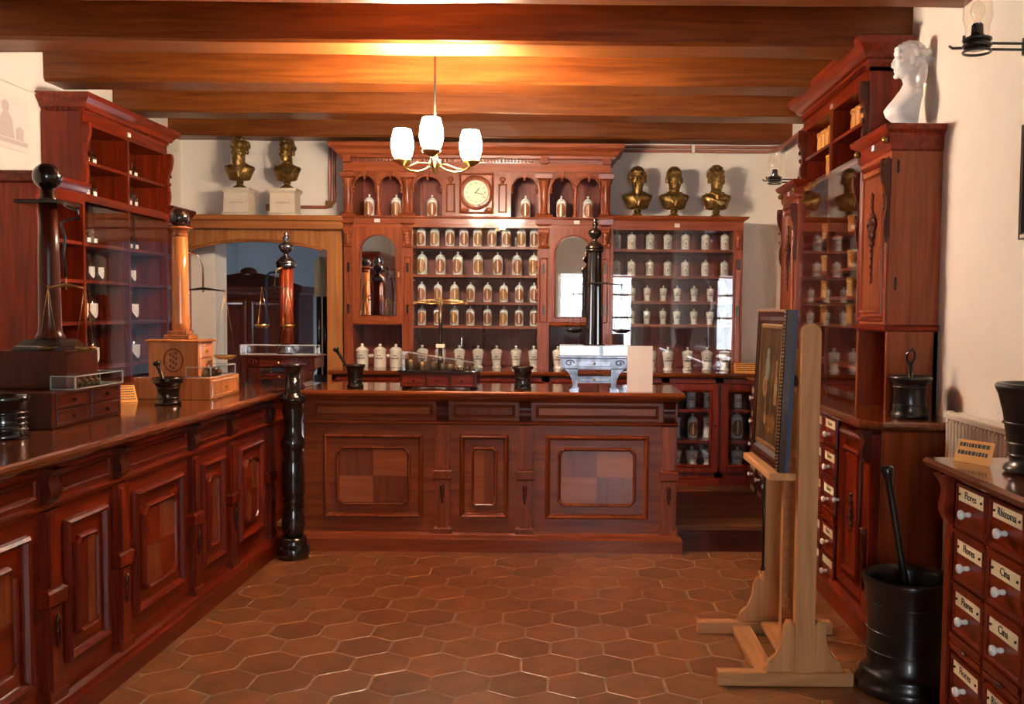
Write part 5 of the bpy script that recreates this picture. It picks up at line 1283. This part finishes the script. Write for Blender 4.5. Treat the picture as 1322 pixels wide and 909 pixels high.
E_('stretcher', MB().bbox(1.02, 1.10, 3.655, 4.20, .012, .040, .003), 'Y')
E_('cross_board', MB().bbox(.86, .97, 3.655, 4.20, .042, .062, .003), 'Y')
mast = MB().box(.885, .935, 3.885, 3.93, .062, 1.30)
for k in range(18): mast.prism([(3.885,.14+k*.042),(3.868,.145+k*.042),(3.885,.178+k*.042)], .89, .93, 'X')
E_('ratchet_post', mast)
E_('tray', MB().bbox(.775, .877, 3.66, 4.22, .795, .825, .004), 'Y')
E_('top_rail', MB().bbox(.887, .935, 3.65, 4.205, 1.16, 1.20, .003), 'Y')
MB().tube([(.872,4.21,.30),(.872,4.21,.74)], .007, 8).build('rod', 'bronzedark', ez, (.88,3.93,0)) 
MB().sphere((.872,4.21,.30), .012, 8, 6).build('rod_knob', 'bronzedark', ez, (.88,3.93,0))
# painting: local x along world -Y, local z up, face toward local -y; leans back a little
pt = thing('framed_painting', 'dark framed still-life painting with a blue edge resting on the easel', 'painting', (.808, 4.215, .826), -PI/2)
pt.rotation_euler = (math.radians(-2.2), 0, -PI/2)
w, h = .545, .64
MB().box(.004, w-.004, .022, .045, .004, h-.004).box(w-.02, w-.001, .004, .045, .001, h-.001).build('stretcher_frame', 'bluepaint', pt)
frm = MB().ringframe([rect(0,w,0,h,.03), rect(0,w,0,h,.004), rect(0,w,0,h,-.004,.010), rect(0,w,0,h,.0,.030), rect(0,w,0,h,-.002,.045), rect(0,w,0,h,.008,.062)], cap=False); frm.build('frame', 'frame', pt)
g = MB().ringframe([rect(0,w,0,h,.008,.061), rect(0,w,0,h,.003,.066), rect(0,w,0,h,.004,.078), rect(0,w,0,h,.014,.083)], cap=False); g.build('inner_frame', 'gilt', pt)
bd = MB()
for k in range(44): bd.sphere((w-.006, -.003, .012+k*.0143), .0055, 6, 4)
for k in range(38): bd.sphere((.012+k*.0143, -.003, h-.006), .0055, 6, 4)
bd.build('bead_row', 'gilt', pt)['kind'] = 'stuff'
cv = MB().box(.08, w-.08, .013, .018, .08, h-.08).build('canvas', 'canvas', pt)
def blob(pts, mat): MB().prism(pts, .0112, .0131).build('painted_shape', mat, cv)
def oval(cx, cz, rx, rz, n=16): return [(cx+rx*math.cos(2*PI*i/n), cz+rz*math.sin(2*PI*i/n)) for i in range(n)]
blob(oval(.205,.455,.028,.022), 'pgrey'); blob(oval(.20,.39,.042,.058), 'pgrey'); blob(oval(.165,.31,.042,.045), 'pflesh'); blob(oval(.165,.31,.024,.028), 'pred')
blob([(.355,.25),(.395,.25),(.405,.33),(.385,.37),(.382,.43),(.368,.43),(.365,.37),(.345,.33)], 'pflesh'); blob(oval(.19,.24,.016,.05), 'pochre'); blob(oval(.195,.18,.02,.03), 'pflesh')
blob(oval(.27,.16,.05,.04), 'pochre'); blob(oval(.35,.17,.04,.045), 'pochre'); blob([(.28,.20),(.30,.20),(.31,.40),(.30,.42)], 'pochre')

# ------------------------------------------------------------ pictures on the side walls
t = thing('wall_print', 'faded unframed print of a figure on the upper left wall', 'print', (XL+.008, 4.80, 2.335), PI/2)
MB().box(0, .74, 0, .006, 0, .29).build('sheet', 'paper', t)
sk = MB()
def sq(pts): sk.prism(pts, -.001, .0005)
sq(oval(.52,.23,.034,.034)); sq([(.46,.06),(.60,.06),(.585,.16),(.55,.20),(.50,.20),(.47,.16)]); sq([(.62,.06),(.69,.06),(.69,.12),(.66,.14),(.62,.12)]); sq([(.40,.03),(.73,.03),(.73,.055),(.40,.055)])
sk.build('drawing', pm('faded_drawing', (.60,.50,.46), .9), t)
t = thing('wall_picture', 'black framed picture cut off by the right edge of the photo', 'picture', (XR-.02, 3.60, 1.735), -PI/2)
MB().ringframe([rect(0,.5,0,.43,.018), rect(0,.5,0,.43,-.004), rect(0,.5,0,.43,-.004,.022), rect(0,.5,0,.43,.008,.03)], cap=False).build('frame', 'iron', t)
MB().box(.03,.47,.008,.014,.03,.40).build('print', pm('dim_print', (.16,.19,.14), .5), t)
MB().box(.02,.05,-.006,-.004,.006,.018).build('name_tag', 'paper', t)

# ------------------------------------------------------------ things in the passage behind the doorway
t = thing('passage_cupboard', 'dark wooden cupboard with a low pediment in the passage behind the doorway', 'cupboard', (-3.45, 8.75, .0))
MB().box(0, .92, 0, .5, 0, 1.60).build('body', 'darkZ', t)
MB().tiers(0, .92, 0, .5, [(1.58,0),(1.60,.03),(1.64,.045),(1.66,.04)], (1,1,1,0)).prism([(-.04,1.66),(.96,1.66),(.70,1.75),(.46,1.79),(.22,1.75)], 0, .06).build('pediment', 'darkX', t)
MB().sphere((.46,-.0,1.79), .05, 10, 8, (1.6,.6,.8)).build('crest_carving', 'darkX', t)
for k in range(2):
    d = frame_mould(.03+k*.44, .45+k*.44, .10, 1.54, 0, .06, .02).build('door', 'darkZ', t)
    MB().bbox(.11+k*.44, .37+k*.44, -.006, .01, .2, 1.44, .004).build('panel', 'darkZ', d)
t = thing('metal_stool', 'dark blue tubular metal hoop of a stool or stand in the passage', 'stool', (-2.62, 8.45, 0))
MB().tube([(-.11,0,0),(-.11,0,1.66),(-.10,0,1.74),(-.075,0,1.77),(0,0,1.778),(.075,0,1.77),(.10,0,1.74),(.11,0,1.66),(.11,0,0)], .011, 8).build('hoop', 'bluepaint', t)
MB().box(-.11,.11,-.01,.01,.9,.93).box(-.11,.11,-.01,.01,.4,.43).build('cross_bar', 'bluepaint', t)
t = thing('hanging_still', 'long arched glass and pewter instrument hanging at the right of the doorway', 'instrument', (-2.02, 7.645, 1.0))
MB().prism([(-.055,.55),(.055,.55)] + [(.055*math.cos(i*PI/10), .80+.07*math.sin(i*PI/10)) for i in range(11)], -.02, .02).build('head_plate', pm('pewter', (.22,.19,.12), .4, metal=.5), t)
for s in (-1,1): MB().tube([(s*.026,0,-.10),(s*.026,0,.55)], .02, 10).build('tube', 'bronzedark', t)
MB().box(-.06,.06,-.025,.025,-.14,-.08).build('foot', 'iron', t)

# tall cupboard near the camera end of the left wall: only seen in the left arched mirror
t = thing('mirror_cupboard', 'tall carved cupboard seen only as a reflection in the left arched mirror', 'cupboard', (-2.80, -.9, 0), PI/2)
MB().box(0, 2.0, 0, .36, 0, 2.15).build('body', 'mahZ', t)
MB().tiers(0, 2.0, 0, .36, CORN(2.15, 1.0), (1,1,1,0)).build('cornice', 'mahX', t)
for k in range(3):
    d = frame_mould(.06+k*.64, .66+k*.64, .12, 2.08, 0, .06, .03).build('door', 'mahZ', t)
    arch_panel(.13+k*.64, .59+k*.64, 1.70, 1.95, 2.05, -.02, .0).build('arch', 'cabX', d)
    scroll_side(MB(), .03+k*.64, .05, 0, 1.5, 2.1).build('carved_bracket', 'darkZ', t)
